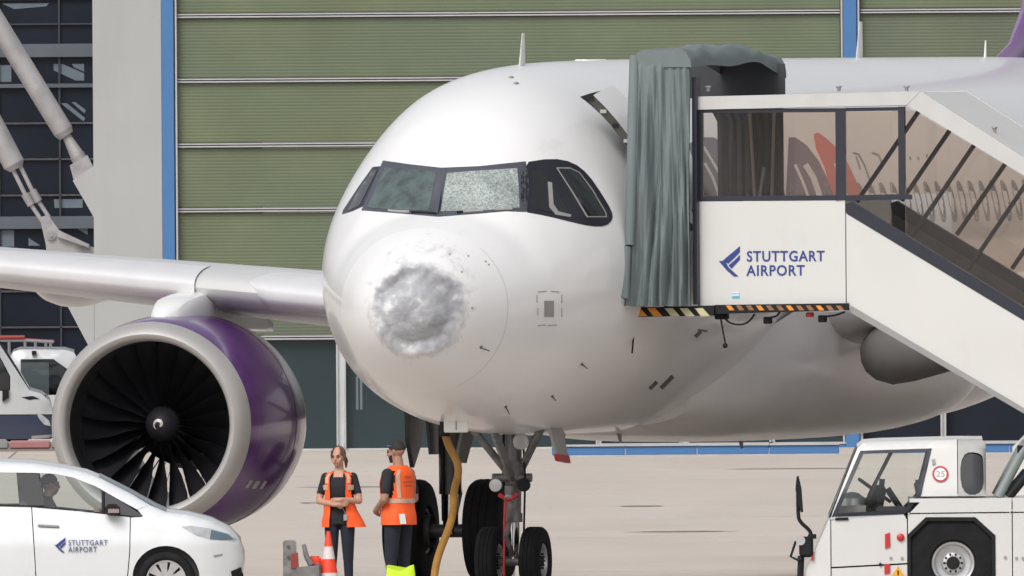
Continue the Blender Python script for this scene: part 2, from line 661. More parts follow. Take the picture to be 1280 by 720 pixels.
def dent(p):
    from mathutils import noise
    dy, dz = (p.y - DY) / .515, (p.z - DZ) / .50
    ang = math.atan2(dz, dy)
    wob = 1 + .09 * noise.noise(Vector((math.cos(ang) * 1.7, math.sin(ang) * 1.7, 3.1))) + .05 * noise.noise(Vector((math.cos(ang) * 5, math.sin(ang) * 5, 8.1)))
    r = math.hypot(dy, dz) / wob
    k = min(1, max(0, (1.0 - r) / .34))
    k = k * k * (3 - 2 * k)
    # the pushed-in floor is crumpled in facets
    vd = noise.voronoi(Vector((p.y * 2.7 + 1.3, p.z * 2.7, 1.7)))[0]
    fac = (vd[1] - vd[0])
    big = hash3(p.y * 2.3, p.z * 2.3, 4.2)
    fine = hash3(p.y * 13, p.z * 13, 1.2)
    depth = k * (.10 + .035 * big + .075 * (vd[0] - .30) + .0015 * fine)
    scuff = max(0.0, 1.0 - max(0.0, r - .84) / .34)
    # scuffed paint round and above the crater
    halo = max(0.0, 1 - max(0.0, (math.hypot(dy / 1.15, (dz - .25) / 1.35) - .95)) / .38)
    mask = max(scuff, .52 * halo * min(1, max(0, .6 + .5 * hash3(p.y * 9, p.z * 9, 9.0))))
    band = max(0.0, min(1.0, (r - .50) / .25)) * max(0.0, min(1.0, (1.08 - r) / .12)) * max(0.0, min(1.0, (-dy * .62 + dz * .78) / .55 + .1 + .4 * hash3(p.y * 5, p.z * 5, 2.0)))  # shade along the dent's upper right rim, put into the colour
    return depth, min(1.0, mask), band


NR, NU = 420, 190
usr = [1.1 * (i / NU) ** 1.6 for i in range(NU + 1)]
vv, dm, bnd = [], [], []
for u in usr:
    for k in range(NR):
        p = sec(u, 2 * math.pi * k / NR)
        if p.y ** 2 + (p.z - ZC + .65) ** 2 < .9 ** 2:
            dd, mk, kk = dent(p)
            p = p + Vector((dd, 0, 0))
        else:
            mk = kk = 0.0
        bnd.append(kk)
        vv.append(p)
        dm.append(mk)
mb = MB()
mb.v = [tuple(p) for p in vv]
for i in range(NU):
    for k in range(NR):
        j = (k + 1) % NR
        mb.f.append((i * NR + k, i * NR + j, (i + 1) * NR + j, (i + 1) * NR + k))
mb.m = [0] * len(mb.f)
mb.sm = [True] * len(mb.f)
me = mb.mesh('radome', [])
at_ = me.attributes.new('damage', 'FLOAT', 'POINT')
at_.data.foreach_set('value', dm)
at2_ = me.attributes.new('rim_shade', 'FLOAT', 'POINT')
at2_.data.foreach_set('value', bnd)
mr = mat('radome_paint_with_hail_damage', (0.77, 0.77, 0.775), 0.3, coat=0.2)
nt = mr.node_tree
b = nt.nodes['Principled BSDF']
an = nt.nodes.new('ShaderNodeAttribute')
an.attribute_name = 'damage'
tc = nt.nodes.new('ShaderNodeTexCoord')


def noise_node(scale, detail=6, rough=.6):
    n = nt.nodes.new('ShaderNodeTexNoise')
    n.inputs['Scale'].default_value = scale
    n.inputs['Detail'].default_value = detail
    n.inputs['Roughness'].default_value = rough
    nt.links.new(tc.outputs['Object'], n.inputs['Vector'])
    return n


def ramp(sock, stops):
    r_ = nt.nodes.new('ShaderNodeValToRGB')
    el = r_.color_ramp.elements
    while len(el) < len(stops):
        el.new(.5)
    for e, (p, c) in zip(el, stops):
        e.position = p
        e.color = (c, c, c, 1) if not isinstance(c, tuple) else (*c, 1)
    nt.links.new(sock, r_.inputs[0])
    return r_


n1, n2, n3 = noise_node(4.6, 6, .55), noise_node(14, 6, .6), noise_node(12, 4, .5)
r1 = ramp(n1.outputs[0], [(.36, (.31, .32, .345)), (.53, (.385, .395, .42)), (.575, (.42, .43, .45)), (.625, (.56, .565, .575)), (.72, (.64, .64, .65))])
ad = nt.nodes.new('ShaderNodeMath')
ad.operation = 'MULTIPLY_ADD'
ad.inputs[1].default_value = .7
ad.inputs[2].default_value = -.35
nt.links.new(n2.outputs[0], ad.inputs[0])
ad2 = nt.nodes.new('ShaderNodeMath')
ad2.operation = 'ADD'
nt.links.new(an.outputs['Fac'], ad2.inputs[0])
nt.links.new(ad.outputs[0], ad2.inputs[1])
r2 = ramp(ad2.outputs[0], [(.30, 0.0), (.85, 1.0)])
mx = nt.nodes.new('ShaderNodeMix')
mx.data_type = 'RGBA'
nt.links.new(r2.outputs[0], mx.inputs[0])
mx.inputs[6].default_value = (.77, .77, .775, 1)
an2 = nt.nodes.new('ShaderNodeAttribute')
an2.attribute_name = 'rim_shade'
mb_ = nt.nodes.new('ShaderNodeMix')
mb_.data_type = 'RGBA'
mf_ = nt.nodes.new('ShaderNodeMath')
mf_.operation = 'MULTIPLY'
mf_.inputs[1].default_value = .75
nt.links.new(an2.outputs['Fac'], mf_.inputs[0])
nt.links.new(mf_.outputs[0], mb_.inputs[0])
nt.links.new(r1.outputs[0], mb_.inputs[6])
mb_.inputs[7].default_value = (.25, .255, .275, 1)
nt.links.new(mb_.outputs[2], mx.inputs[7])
nt.links.new(mx.outputs[2], b.inputs['Base Color'])
rr = nt.nodes.new('ShaderNodeMapRange')
rr.inputs['To Min'].default_value = .3
rr.inputs['To Max'].default_value = .75
nt.links.new(r2.outputs[0], rr.inputs[0])
nt.links.new(rr.outputs[0], b.inputs['Roughness'])
bp = nt.nodes.new('ShaderNodeBump')
bp.inputs['Distance'].default_value = .003
nt.links.new(r2.outputs[0], bp.inputs['Strength'])
nt.links.new(n3.outputs[0], bp.inputs['Height'])
nt.links.new(bp.outputs[0], b.inputs['Normal'])
me.materials.append(mr)
mb = MB()
L_, R_ = [], []
for k in range(NR + 1):
    a = RAD(132 + 116 * k / NR)
    L_.append(sec(1.098, a, .0015))
    R_.append(sec(1.108, a, .0015))
mb.grid([L_, R_], 0, True)
mb.build('radome_seam', mat('seam_sealant', (.56, .55, .53), .6), plane)
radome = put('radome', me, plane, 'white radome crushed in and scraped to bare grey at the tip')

# --- cockpit windows: outlines measured in the photograph, laid on the skin
mask_port = [(651, 204), (690, 198), (716, 203), (735, 218), (752, 243), (764, 263), (766, 274), (757, 283), (738, 283), (712, 277), (684, 270), (651, 264)]
patch('window_surround', [(466, 209), (475, 208), (478, 212), (466, 234), (454, 258), (441, 264), (428, 268), (429, 263), (448, 234)], M['cockpit'], .004, 5)
patch('side_window_pane', [(466, 213), (472, 213), (462, 233), (450, 257), (435, 264), (450, 236)], M['blackglass'], .008, 5)
for mir in (False,):
    patch('window_surround', mask_port, M['cockpit'], .006, 5, smooth=1, mirror=mir)
    patch('side_window', [(695, 210), (712, 210), (724, 216), (740, 237), (757, 266), (758, 272), (733, 272), (714, 240)], M['seam'], .011, 5, mirror=mir)
    patch('side_window_pane', [(697, 211.5), (712, 211.5), (723, 217), (738.5, 238), (755, 266), (756, 270.5), (734, 270.5), (715.5, 240)], M['blackglass'], .015, 5, mirror=mir)
    patch('sliding_window', [(661, 214), (676, 212), (684, 224), (697, 244), (714, 270), (690, 267), (664, 260)], M['blackglass'], .011, 5, smooth=1, mirror=mir)
    patch('window_handle', [(684, 228), (689, 229), (691, 256), (697, 265), (713, 269), (712, 272), (694, 269), (686, 260)], M['grey'], .016, 3, mirror=mir)
front = [(479, 201), (515, 206), (552, 210), (600, 208), (657, 202), (661, 230), (658, 265), (632, 264), (600, 267), (548, 271), (500, 267), (452, 263), (466, 231)]
patch('windscreen_frame', front, M['frame'], .006, 4)
patch('windscreen_pane', [(482, 210), (515, 212), (546, 216), (541, 240), (536, 264), (500, 264), (460, 260), (471, 234)], M['cglass'], .012, 4, label='dark intact windscreen pane')
# the cracked pane: crazed white
mk = mat('crazed_white_glass', (0.42, 0.46, 0.44), 0.5)
nt = mk.node_tree
b = nt.nodes['Principled BSDF']
tc = nt.nodes.new('ShaderNodeTexCoord')
vo = nt.nodes.new('ShaderNodeTexVoronoi')
vo.feature = 'DISTANCE_TO_EDGE'
vo.inputs['Scale'].default_value = 26
nt.links.new(tc.outputs['Object'], vo.inputs['Vector'])
nz = noise_node(30, 8, .75)
nt.links.new(tc.outputs['Object'], nz.inputs['Vector'])
nlow = noise_node(3.2, 4, .6)
nt.links.new(tc.outputs['Object'], nlow.inputs['Vector'])
ra = ramp(nz.outputs[0], [(.34, (.13, .165, .165)), (.5, (.25, .29, .285)), (.64, (.46, .49, .475))])
rb = ramp(vo.outputs['Distance'], [(.0, 1.0), (.06, 0.0)])
mx = nt.nodes.new('ShaderNodeMix')
mx.data_type = 'RGBA'
nt.links.new(rb.outputs[0], mx.inputs[0])
nt.links.new(ra.outputs[0], mx.inputs[6])
mx.inputs[7].default_value = (.50, .54, .52, 1)
lo_ = nt.nodes.new('ShaderNodeMapRange')
lo_.inputs['From Min'].default_value, lo_.inputs['From Max'].default_value = .35, .65
lo_.inputs['To Min'].default_value, lo_.inputs['To Max'].default_value = .72, 1.12
nt.links.new(nlow.outputs[0], lo_.inputs[0])
sc_ = nt.nodes.new('ShaderNodeVectorMath')
sc_.operation = 'SCALE'
nt.links.new(mx.outputs[2], sc_.inputs[0])
nt.links.new(lo_.outputs[0], sc_.inputs['Scale'])
nt.links.new(sc_.outputs[0], b.inputs['Base Color'])
patch('windscreen_pane', [(559, 217), (600, 214), (646, 211), (648, 236), (649, 260), (600, 264), (551, 265), (555, 240)], mk, .012, 4, label='windscreen pane crazed white all over')


def strip(name, pts, width, material, off=.006, parent=plane, label=None):
    """a thin mark or seam along a pixel line on the skin"""
    L, R = [], []
    for i, (x, y) in enumerate(pts):
        a, b_ = pts[max(0, i - 1)], pts[min(len(pts) - 1, i + 1)]
        d = math.hypot(b_[0] - a[0], b_[1] - a[1])
        nx, ny = -(b_[1] - a[1]) / d * width / 2, (b_[0] - a[0]) / d * width / 2
        for (S, sg) in ((L, 1), (R, -1)):
            p, n = onskin(x + nx * sg, y + ny * sg)
            S.append((p, n))
    mb = MB()
    mb.grid([[p + n * off for p, n in L], [p + n * off for p, n in R]], 0, True)
    mb.grid([[p + n * off for p, n in L], [p - n * .003 for p, n in L]], 0, False)
    mb.grid([[p + n * off for p, n in R], [p - n * .003 for p, n in R]], 0, False)
    return mb.build(name, material, parent, label)


for pts, m_ in (([(486, 264), (500, 265.5), (512, 266)], M['lip']), ([(514, 266.5), (545, 268)], M['black']), ([(571, 266.5), (578, 266)], M['black']), ([(579, 266), (604, 264)], M['lip']), ([(618, 263), (640, 262)], M['grey'])):
    strip('wiper', pts, 2.0, m_, .02)
# frames between the panes that stand a little proud
strip('windscreen_post', [(556, 211), (550, 240), (545, 268)], 4, M['frame'], .016)

# static plate, probes and small drain marks
patch('static_plate', [(680, 376), (692, 376), (692, 396), (680, 396)], M['grey'], .006, 6)
for q in ([(672, 365), (683, 364)], [(688, 364), (699, 365)], [(702, 369), (702, 379)], [(702, 385), (702, 396)], [(672, 385), (672, 394)], [(671, 369), (671, 378)], [(672, 407), (682, 406)], [(684, 407), (696, 406)]):
    strip('stencil_mark', q, 1.2, M['lip'], .004)


def probe(px, py, tip, r_=.008, name='air_data_probe'):
    p, n = onskin(px, py)
    q, n2_ = onskin(*tip)
    mb = MB()
    mb.tube([p - n * .01, p + n * .03, p.lerp(q, .7) + n * .035], [r_ * 1.3, r_, r_ * .7], 8)
    mb.lathe([(-.003, .018), (.006, .018), (.007, .001)], p, n, 12)
    mb.build(name, M['darkmetal'], plane)


for a, b_ in (((601, 434), (613, 438)), ((727, 455), (733, 460)), ((690, 495), (694, 499)), ((632, 508), (637, 517))):
    probe(*a, b_)
strip('drain_slot', [(812, 486), (821, 477)], 4, M['darkmetal'])
strip('drain_slot', [(826, 485), (841, 470)], 5, M['darkmetal'])
strip('drain_slot', [(869, 421), (876, 414)], 4, M['darkmetal'])
strip('fairing_seam', [(927, 483), (905, 503), (882, 518), (852, 528), (815, 532)], 2.2, M['seam'], .02)
strip('drain_slot', [(872, 412), (884, 414)], 2, M['darkmetal'])
# small pits left by the hail on the nose
for (x, y) in ((585, 320), (607, 327), (562, 318), (590, 385), (577, 340), (611, 331)):
    patch('hail_pit', [(x - 1.2, y - 1), (x + 1, y - 1.2), (x + 1.4, y + .8), (x - .6, y + 1.2)], M['seam'], .003, 2)

# livery on the left side, seen through the stairs' windows
LIV = dict(off=.006, step=6)
patch('livery_swoosh', [(860, 180), (878, 172), (892, 172), (905, 181), (918, 200), (950, 260), (944, 300), (880, 300), (864, 262), (880, 245), (870, 210)], M['decal_purple'], **LIV)
patch('livery_swoosh', [(986, 172), (994, 172), (1008, 182), (1022, 200), (1034, 224), (1046, 258), (1050, 300), (980, 300)], M['decal_purple'], **LIV)
patch('livery_feather', [(1017, 168), (1022, 166), (1031, 172), (1045, 185), (1060, 205), (1072, 232), (1082, 262), (1086, 290), (1050, 290), (1042, 248), (1030, 208), (1020, 186)], M['decal_red'], **LIV)
for q, w_ in (([(879, 184), (892, 206), (903, 226), (912, 250)], 3), ([(880, 204), (890, 222), (898, 246)], 3), ([(993, 206), (1003, 228), (1010, 248)], 3), ([(1006, 206), (1016, 222), (1024, 246)], 7), ([(1044, 204), (1050, 222), (1056, 246)], 5)):
    strip('livery_stripe', q, w_, M['white'], .010)
for q in ([(1066, 191), (1073, 193), (1080, 206), (1087, 226)], [(1070, 196), (1075, 212)], [(1090, 191), (1098, 194), (1103, 206)], [(1137, 196), (1138, 200)], [(1147, 196), (1148, 200)], [(1158, 193), (1158, 197)]):
    strip('registration_mark', q, 2, M['seam'], .006)

# cabin windows, one object each
pane0 = None
for side in (-1, 1):
    share = None
    for k in range(42):
        u = 7.2 + .5335 * k
        z0 = .44
        if share is None:
            def ring(rs, off):
                out = []
                for i in range(20):
                    a = 2 * math.pi * i / 20
                    dx, dz = .125 * rs * math.copysign(abs(math.cos(a)) ** .75, math.cos(a)), .19 * rs * math.copysign(abs(math.sin(a)) ** .75, math.sin(a))
                    zz = z0 + dz
                    yy = 1.975 * math.sqrt(1 - (zz / 2.07) ** 2) + off
                    out.append((dx, side * yy, ZC + zz))
                return out
            mb = MB()
            mb.grid([ring(1.25, -.004), ring(1.22, .006), ring(1.0, .006), ring(.97, .001)], 0, False, True)
            mb.add(ring(.97, .002), [tuple(range(20))], 1)
            share = mb.mesh('cabin_window', [M['grey'], M['blackglass']])
            fixn(share)
        o = put('cabin_window', share, plane)
        o.location = (u, 0, 0)

# forward left door, swung open and forward, and the dark doorway behind the canopy
mb = MB()
T_, B_ = [], []
for i in range(13):
    a = RAD(180) - (RAD(-14) + (RAD(53) - RAD(-14)) * i / 12)
    T_.append([sec(u, a, .32) for u in (3.95, 4.08, 4.3, 4.5, 4.65)])
    B_.append([sec(u, a, .22) for u in (3.98, 4.08, 4.3, 4.5, 4.63)])
mb.grid(T_, 0, True)
mb.grid(B_, 1, True)
mb.grid([[r_[0] for r_ in T_], [r_[0] for r_ in B_]], 1, False)
mb.grid([[r_[-1] for r_ in T_], [r_[-1] for r_ in B_]], 1, False)
mb.grid([T_[0], B_[0]], 1, False)
mb.grid([T_[-1], B_[-1]], 1, False)
door = mb.build('cabin_door', [M['paint'], mat('door_edge_dark', (.06, .058, .05), .6, var=.4, vscale=9)], plane)
mb = MB()
for i in range(4, 13):                    # latch fittings along the door's edge
    mb = MB()
    p, q = T_[i][0].lerp(B_[i][0], .2), T_[i][0].lerp(B_[i][0], .85)
    mb.box((p + q) / 2 + Vector((-.006, 0, 0)), (.02, .07, .04))
    mb.build('latch', M['lip'] if i % 2 else M['black'], door)
mb = MB()
arm_a, arm_b = sec(4.75, RAD(172), .02), sec(4.45, RAD(172), .32)
mb.tube([arm_a, arm_b], .05, 8)
mb.build('hinge_arm', M['grey'], door)
mb = MB()
R_ = [[sec(u, RAD(180) - a, .004) for u in (4.6, 5.0, 5.42)] for a in [RAD(-12) + RAD(72) * i / 12 for i in range(13)]]
mb.grid(R_, 0, True)
mb.build('doorway', M['black'], plane)

# --- belly fairing
BX = [8.6, 9.3, 10.2, 11.2, 12.5, 14, 16, 18, 19.5, 20.6, 21.6]
BW = [1.15, 1.55, 1.86, 2.03, 2.10, 2.13, 2.13, 2.10, 1.95, 1.65, 1.15]
BB = [-2.0, -2.09, -2.15, -2.19, -2.21, -2.22, -2.22, -2.20, -2.15, -2.08, -2.0]
BT = [-1.6, -1.15, -.80, -.58, -.48, -.45, -.45, -.48, -.62, -.95, -1.5]
rows = []
for i in range(61):
    u = 8.6 + 13 * i / 60
    w_, b_, t_ = ip(u, BX, BW), ip(u, BX, BB), ip(u, BX, BT)
    r_ = []
    for k in range(37):
        a = math.pi * k / 36
        c, s_ = math.cos(a), math.sin(a)
        r_.append((u, w_ * math.copysign(abs(c) ** .62, c), ZC + t_ - (t_ - b_) * abs(s_) ** .62))
    rows.append(r_)
mb = MB()
mb.grid(rows, 0, True)
mb.add(rows[0], [tuple(range(37))], 0)
mb.add(rows[-1], [tuple(reversed(range(37)))], 0)
mb.build('belly_fairing', M['belly'], plane)
# fin, tailplane, aerials
mb = MB()


def foil(le, te, thick, n=14):
    """closed airfoil outline in (chord fraction) between two points; thickness along the given vector"""
    le, te, thick = Vector(le), Vector(te), Vector(thick)
    up, lo = [], []
    for i in range(n + 1):
        x = (1 - math.cos(math.pi * i / n)) / 2
        y = 5 * (.2969 * math.sqrt(x) - .126 * x - .3516 * x * x + .2843 * x ** 3 - .1036 * x ** 4)
        up.append(le.lerp(te, x) + thick * y)
        lo.append(le.lerp(te, x) - thick * y)
    return up + lo[::-1][1:-1]


def surf(mb, secs, mi=0):
    mb.grid(secs, mi, True, True)
    mb.add(secs[0], [tuple(range(len(secs[0])))], mi)
    mb.add(secs[-1], [tuple(reversed(range(len(secs[-1]))))], mi)


surf(mb, [foil((27.9, 0, ZC + 2.0), (36.2, 0, ZC + 1.7), (0, .20, 0)), foil((28.9, 0, ZC + 2.22), (36.2, 0, ZC + 2.2), (0, .30, 0)), foil((29.6, 0, ZC + 2.6), (36.3, 0, ZC + 2.6), (0, .42, 0)),
          foil((30.2, 0, ZC + 3.4), (36.5, 0, ZC + 3.6), (0, .38, 0)), foil((33.9, 0, ZC + 8.0), (37.4, 0, ZC + 8.0), (0, .2, 0))])
mb.build('fin', mat('fin_purple_paint', (.20, .10, .27), .25, coat=.5), plane)
for sd in (1, -1):
    mb = MB()
    surf(mb, [foil((31.6, sd * .5, ZC + .9), (35.9, sd * .5, ZC + .9), (0, 0, .24)), foil((35.0, sd * 6.2, ZC + 1.5), (36.9, sd * 6.2, ZC + 1.5), (0, 0, .1))])
    mb.build('tailplane', M['wingpaint'], plane)


def blade_aerial(px, base_u, h, c):
    mb = MB()
    z0 = ZC + ip(base_u, FX, FT) - .03
    surf(mb, [foil((base_u, 0, z0), (base_u + c, 0, z0), (0, .03, 0), 8), foil((base_u + c * .55, 0, z0 + h), (base_u + c * .95, 0, z0 + h), (0, .015, 0), 8)])
    mb.build('aerial', M['white'], plane)


blade_aerial(0, 5.45, .40, .30)
blade_aerial(0, 21.3, .44, .34)
blade_aerial(0, 27.6, .22, .10)
mb = MB()
mb.box((8.75, 0, ZC + 2.055), (.9, .16, .04), bev=.015)
mb.build('beacon_fairing', M['white'], plane)
mb = MB()
for u, v in ((4.3, -.2), (4.05, -.32)):
    p = sec(u, math.acos(max(-1, min(1, v / ip(u, FX, FW)))))
    mb.ball(p, (.05, .03, .02))
mb.build('roof_vent', M['seam'], plane)
# belly aerials and drain masts
for u, h in ((6.6, .28), (9.2, .14), (14.9, .12)):
    mb = MB()
    z0 = ZC + (ip(u, FX, FB) if u < 8.6 else ip(u, BX, BB)) + .03
    surf(mb, [foil((u, -.15, z0), (u + .26, -.15, z0), (0, .03, 0), 6), foil((u + .16, -.15, z0 - h), (u + .26, -.15, z0 - h), (0, .014, 0), 6)])
    mb.build('drain_mast', M['grey'], plane)


# ------------------------------------------------------------------ wings
def wing_z(v):
    return 3.135 + .08 * (v - 2)


def wing_le(v):
    return 11.40 + .51 * (v - 2)


def wing_te(v):
    return 18.3 if v <= 6.4 else 18.3 + (v - 6.4) * .285


def wing_t(v):
    return ip(v, [2, 6.4, 9, 17], [.72, .54, .45, .17])


def wsec(v, sd, x0=0.0, x1=1.0, grow=0.0, n=22):
    le, te, t = wing_le(v), wing_te(v), wing_t(v) + grow
    c = te - le
    pts = []
    for i in range(2 * n):
        if i <= n:
            x, sg = (1 + math.cos(math.pi * i / n)) / 2, 1
        else:
            x, sg = (1 - math.cos(math.pi * (i - n) / n)) / 2, -1
        y = 5 * (.2969 * math.sqrt(x) - .126 * x - .3516 * x * x + .2843 * x ** 3 - .1036 * x ** 4)
        zz = y * t * (.94 if sg > 0 else 1.06) * sg
        camber = -.10 * t * (1 - x) - .02 * c * x
        pts.append((le + c * x, sd * v, wing_z(v) + zz + camber))
    return pts


def slat_sec(v, sd, cu=.15, cl=.045, grow=.022, n=16):
    le, te, t = wing_le(v), wing_te(v), wing_t(v)
    c = te - le
    pts = []
    xs_ = [cu * (1 - i / n) ** 2 for i in range(n + 1)] + [cl * (i / 8) ** 2 for i in range(1, 9)]
    for i, x in enumerate(xs_):
        sg = 1 if i <= n else -1
        y = 5 * (.2969 * math.sqrt(x) - .126 * x - .3516 * x * x + .2843 * x ** 3 - .1036 * x ** 4)
        zz = y * t * (.94 if sg > 0 else 1.06) * sg
        camber = -.10 * t * (1 - x) - .02 * c * x
        g = grow * math.sqrt(max(0, 1 - x / (cu if sg > 0 else cl)))
        pts.append((le + c * x - grow * max(0, 1 - x / .03), sd * v, wing_z(v) + zz + camber + g * sg))
    return pts


for sd in (1, -1):
    mb = MB()
    vs_ = [1.2, 2, 3, 4, 5, 6.4, 8, 10, 12, 14, 16, 16.9]
    surf(mb, [wsec(v, sd) for v in vs_])
    w_ = mb.build('wing', M['wingpaint'], plane)
    for (v0, v1) in ((2.15, 4.75), (5.72, 9.7), (9.73, 13.0), (13.03, 16.3)):
        mb = MB()
        vl = [v0 + (v1 - v0) * i / 6 for i in range(7)]
        S_ = []
        for i, v in enumerate(vl):
            g = .022
            S_.append(slat_sec(v, sd))
        if v0 < 3:                          # the rounded outboard end of the inner slat
            for kk, (dv, sc) in enumerate(((.14, .86), (.22, .6), (.27, .25))):
                q0 = slat_sec(v1 + dv, sd, grow=.02 * sc)
                ctr = Vector(q0[10])
                S_.append([tuple(ctr + (Vector(p) - ctr) * Vector((1, 1, 1)).x * (sc if sc < .9 else .95)) for p in q0])
        mb.grid(S_, 0, True)
        mb.add(S_[0], [tuple(range(len(S_[0])))], 1)
        mb.add(S_[-1], [tuple(reversed(range(len(S_[-1]))))], 1)
        if sd == -1 and v0 < 3:
            S_mat = mat('shaded_slat_metal', (.15, .146, .142), .8, .0, var=.15, vscale=3)  # slat metal with the shade of the wing root put into its colour
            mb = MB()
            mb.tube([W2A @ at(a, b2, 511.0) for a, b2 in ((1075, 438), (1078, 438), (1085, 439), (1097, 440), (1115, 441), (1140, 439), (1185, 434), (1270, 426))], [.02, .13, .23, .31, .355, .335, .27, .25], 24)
            mb.build('slat', [S_mat, M['darkmetal']], w_, 'inner slat at the wing root with its shade painted dark grey')
        else:
            mb.build('slat', [M['slat'], M['darkmetal']], w_)
    for v, ln, s0 in ((8.15, 4.2, 15.6), (12.2, 3.2, 17.8)):
        mb = MB()
        R_ = []
        for i in range(21):
            t = i / 20
            rr_ = math.sin(math.pi * min(1, t * 1.02) ** .72) ** .8 if 0 < t < 1 else 0.01
            u = s0 + ln * t
            zz = wing_z(v) - .17 - .08 * t
            R_.append([(u, sd * v + .26 * rr_ * math.cos(2 * math.pi * k / 18), zz - .02 + (.27 * rr_) * math.sin(2 * math.pi * k / 18)) for k in range(18)])
        mb.grid(R_, 0, True, True)
        mb.build('flap_fairing', M['belly'], w_)
    if sd == -1:
        continue
    mb = MB()                               # landing light in the wing root
    mb.box((15.2, sd * 1.985, 2.20), (3.7, .025, .08), 0, Matrix.Rotation(RAD(1.5), 3, 'Y'), bev=.01)
    mb.build('landing_light', mat('landing_light_lens', (.55, .62, .69), .3) if sd == 1 else bpy.data.materials['landing_light_lens'], w_)

# ------------------------------------------------------------------ engines
EX, EY, EZ = 11.3, 5.78, 1.85


def engine(sd):
    o = (EX, sd * EY, EZ)
    ax = (1, 0, 0)
    mb = MB()
    # cowl
    mb.lathe([(.235, 1.150), (.25, 1.155), (.7, 1.205), (1.1, 1.228), (1.6, 1.235), (2.1, 1.222), (2.6, 1.175), (2.95, 1.10)], o, ax, 72, 0)
    # aft lip of the bypass duct and duct wall
    mb.lathe([(2.95, 1.10), (3.2, 1.035), (3.3, 1.005), (3.29, .985), (2.9, 1.0), (2.2, 1.0), (1.25, .99)], o, ax, 72, 2)
    # inlet barrel
    mb.lathe([(.20, .94), (.4, .945), (.8, .965), (1.25, .99)], o, ax, 72, 1)
    e = mb.build('engine', [M['purple'], M['duct'], M['belly']], plane, 'purple turbofan engine with a silver inlet lip')
    mb = MB()
    mb.lathe([(.23, 1.153), (.15, 1.13), (.07, 1.09), (.02, 1.05), (0, 1.015), (.015, .975), (.07, .945), (.20, .935)], o, ax, 72)
    mb.build('inlet_lip', M['lip'], e)
    mb = MB()
    mb.lathe([(1.05, .99), (1.06, .99)], o, ax, 12)
    # core cowl and exhaust plug
    mb.lathe([(1.35, .44), (2.0, .52), (3.0, .54), (3.9, .44), (3.88, .41), (3.5, .40)], o, ax, 48)
    mb.lathe([(3.3, .40), (3.9, .34), (4.5, .12), (4.6, .01)], o, ax, 32)
    mb.build('core_cowl', M['darkmetal'], e)
    # stator vanes behind the fan
    mb = MB()
    for k in range(40):
        a = 2 * math.pi * k / 40
        ca, sa = math.cos(a), math.sin(a)
        p = []
        for r in (.48, 1.0):
            for dx, dt in ((1.62, -.03), (1.84, .03)):
                p.append((EX + dx, sd * EY + r * ca - dt * sa, EZ + r * sa + dt * ca))
        mb.add(p, [(0, 1, 3, 2)])
    mb.build('stator_ring', M['duct'], e, fix=False)['kind'] = 'stuff'
    # fan
    bl, ble = MB(), MB()
    rs = [.20, .38, .6, .8, .945]
    rows = []
    for r in rs:
        t = max(0, (r - .27) / .68)
        tw = RAD(13 + 49 * t)
        ch = .20 + .17 * math.sin(math.pi * (.10 + .70 * t))
        sw = .10 * math.sin(t * 3.0) - .05 * t
        row = []
        for c_ in (-.5, -.43, -.15, .15, .5):
            xx = c_ * ch * math.cos(tw) + sw
            yy = -c_ * ch * math.sin(tw) + .03 * (1 - 4 * c_ * c_)
            row.append((xx, yy, r))
        rows.append(row)
    v_, f_ = [], []
    b0 = MB()
    b0.grid([r_[1:] for r_ in rows], 0, True)
    b0.grid([r_[:2] for r_ in rows], 1, True)
    mesh_b = b0.mesh('fan_blade', [M['blade'], M['bladele']])
    NB = 22
    for k in range(NB):
        q = put('fan_blade', mesh_b, e)
        q.matrix_local = Matrix.Translation((EX + .80, sd * EY, EZ)) @ Matrix.Rotation(2 * math.pi * k / NB + .1, 4, 'X')
    # spinner with the white comma
    mb = MB()
    mb.lathe([(1.30, .235), (.80, .215), (.70, .18), (.62, .125), (.57, .065), (.55, .001)], o, ax, 40)
    mb.build('spinner', M['blade'], e)
    mb = MB()
    pr = lambda r: ip(r, [.001, .065, .125, .18, .215], [.55, .57, .62, .70, .80])
    L1, L2 = [], []
    for i in range(25):
        t = i / 24
        a = RAD(-60 + 300 * t)
        r = .026 + .036 * t
        h = .003 + .014 * math.sin(math.pi * (.18 + .8 * t))
        for (S, rr_) in ((L1, max(.004, r - h)), (L2, r + h)):
            S.append((EX + pr(rr_) - .006, sd * EY - rr_ * math.cos(a), EZ + rr_ * math.sin(a)))
    mb.grid([L1, L2], 0, True)
    mb.build('spiral_mark', M['lip'], e)
    # nacelle details: a strake, latch marks, seam
    mb = MB()
    for dx_, w_ in ((-.28, .10), (-.02, .16), (.28, .10)):
        a = RAD(-34)
        rr_ = ip(1.0 + dx_, [.7, 1.1, 1.6], [1.205, 1.228, 1.235])
        c_ = Vector((EX + 1.0 + dx_, sd * EY - rr_ * math.cos(a), EZ + rr_ * math.sin(a)))
        mb = MB()
        mb.box(c_, (w_, .012, .10), 0, Matrix.Rotation(-a, 3, 'X'))
        mb.build('cowl_marking', M['lip'], e)
    mb = MB()
    mb.lathe([(1.995, 1.2225), (1.995, 1.2265), (2.01, 1.2263), (2.01, 1.2220)], o, ax, 72)
    mb.build('cowl_seam', M['black'], e)
    # pylon
    mb = MB()
    PX = [.6, .85, 1.3, 2.0, 3.0, 4.4, 5.4]
    PT = [1.17, 1.30, 1.42, 1.47, 1.46, 1.40, 1.20]
    PW = [.05, .17, .23, .25, .25, .24, .10]
    R_ = []
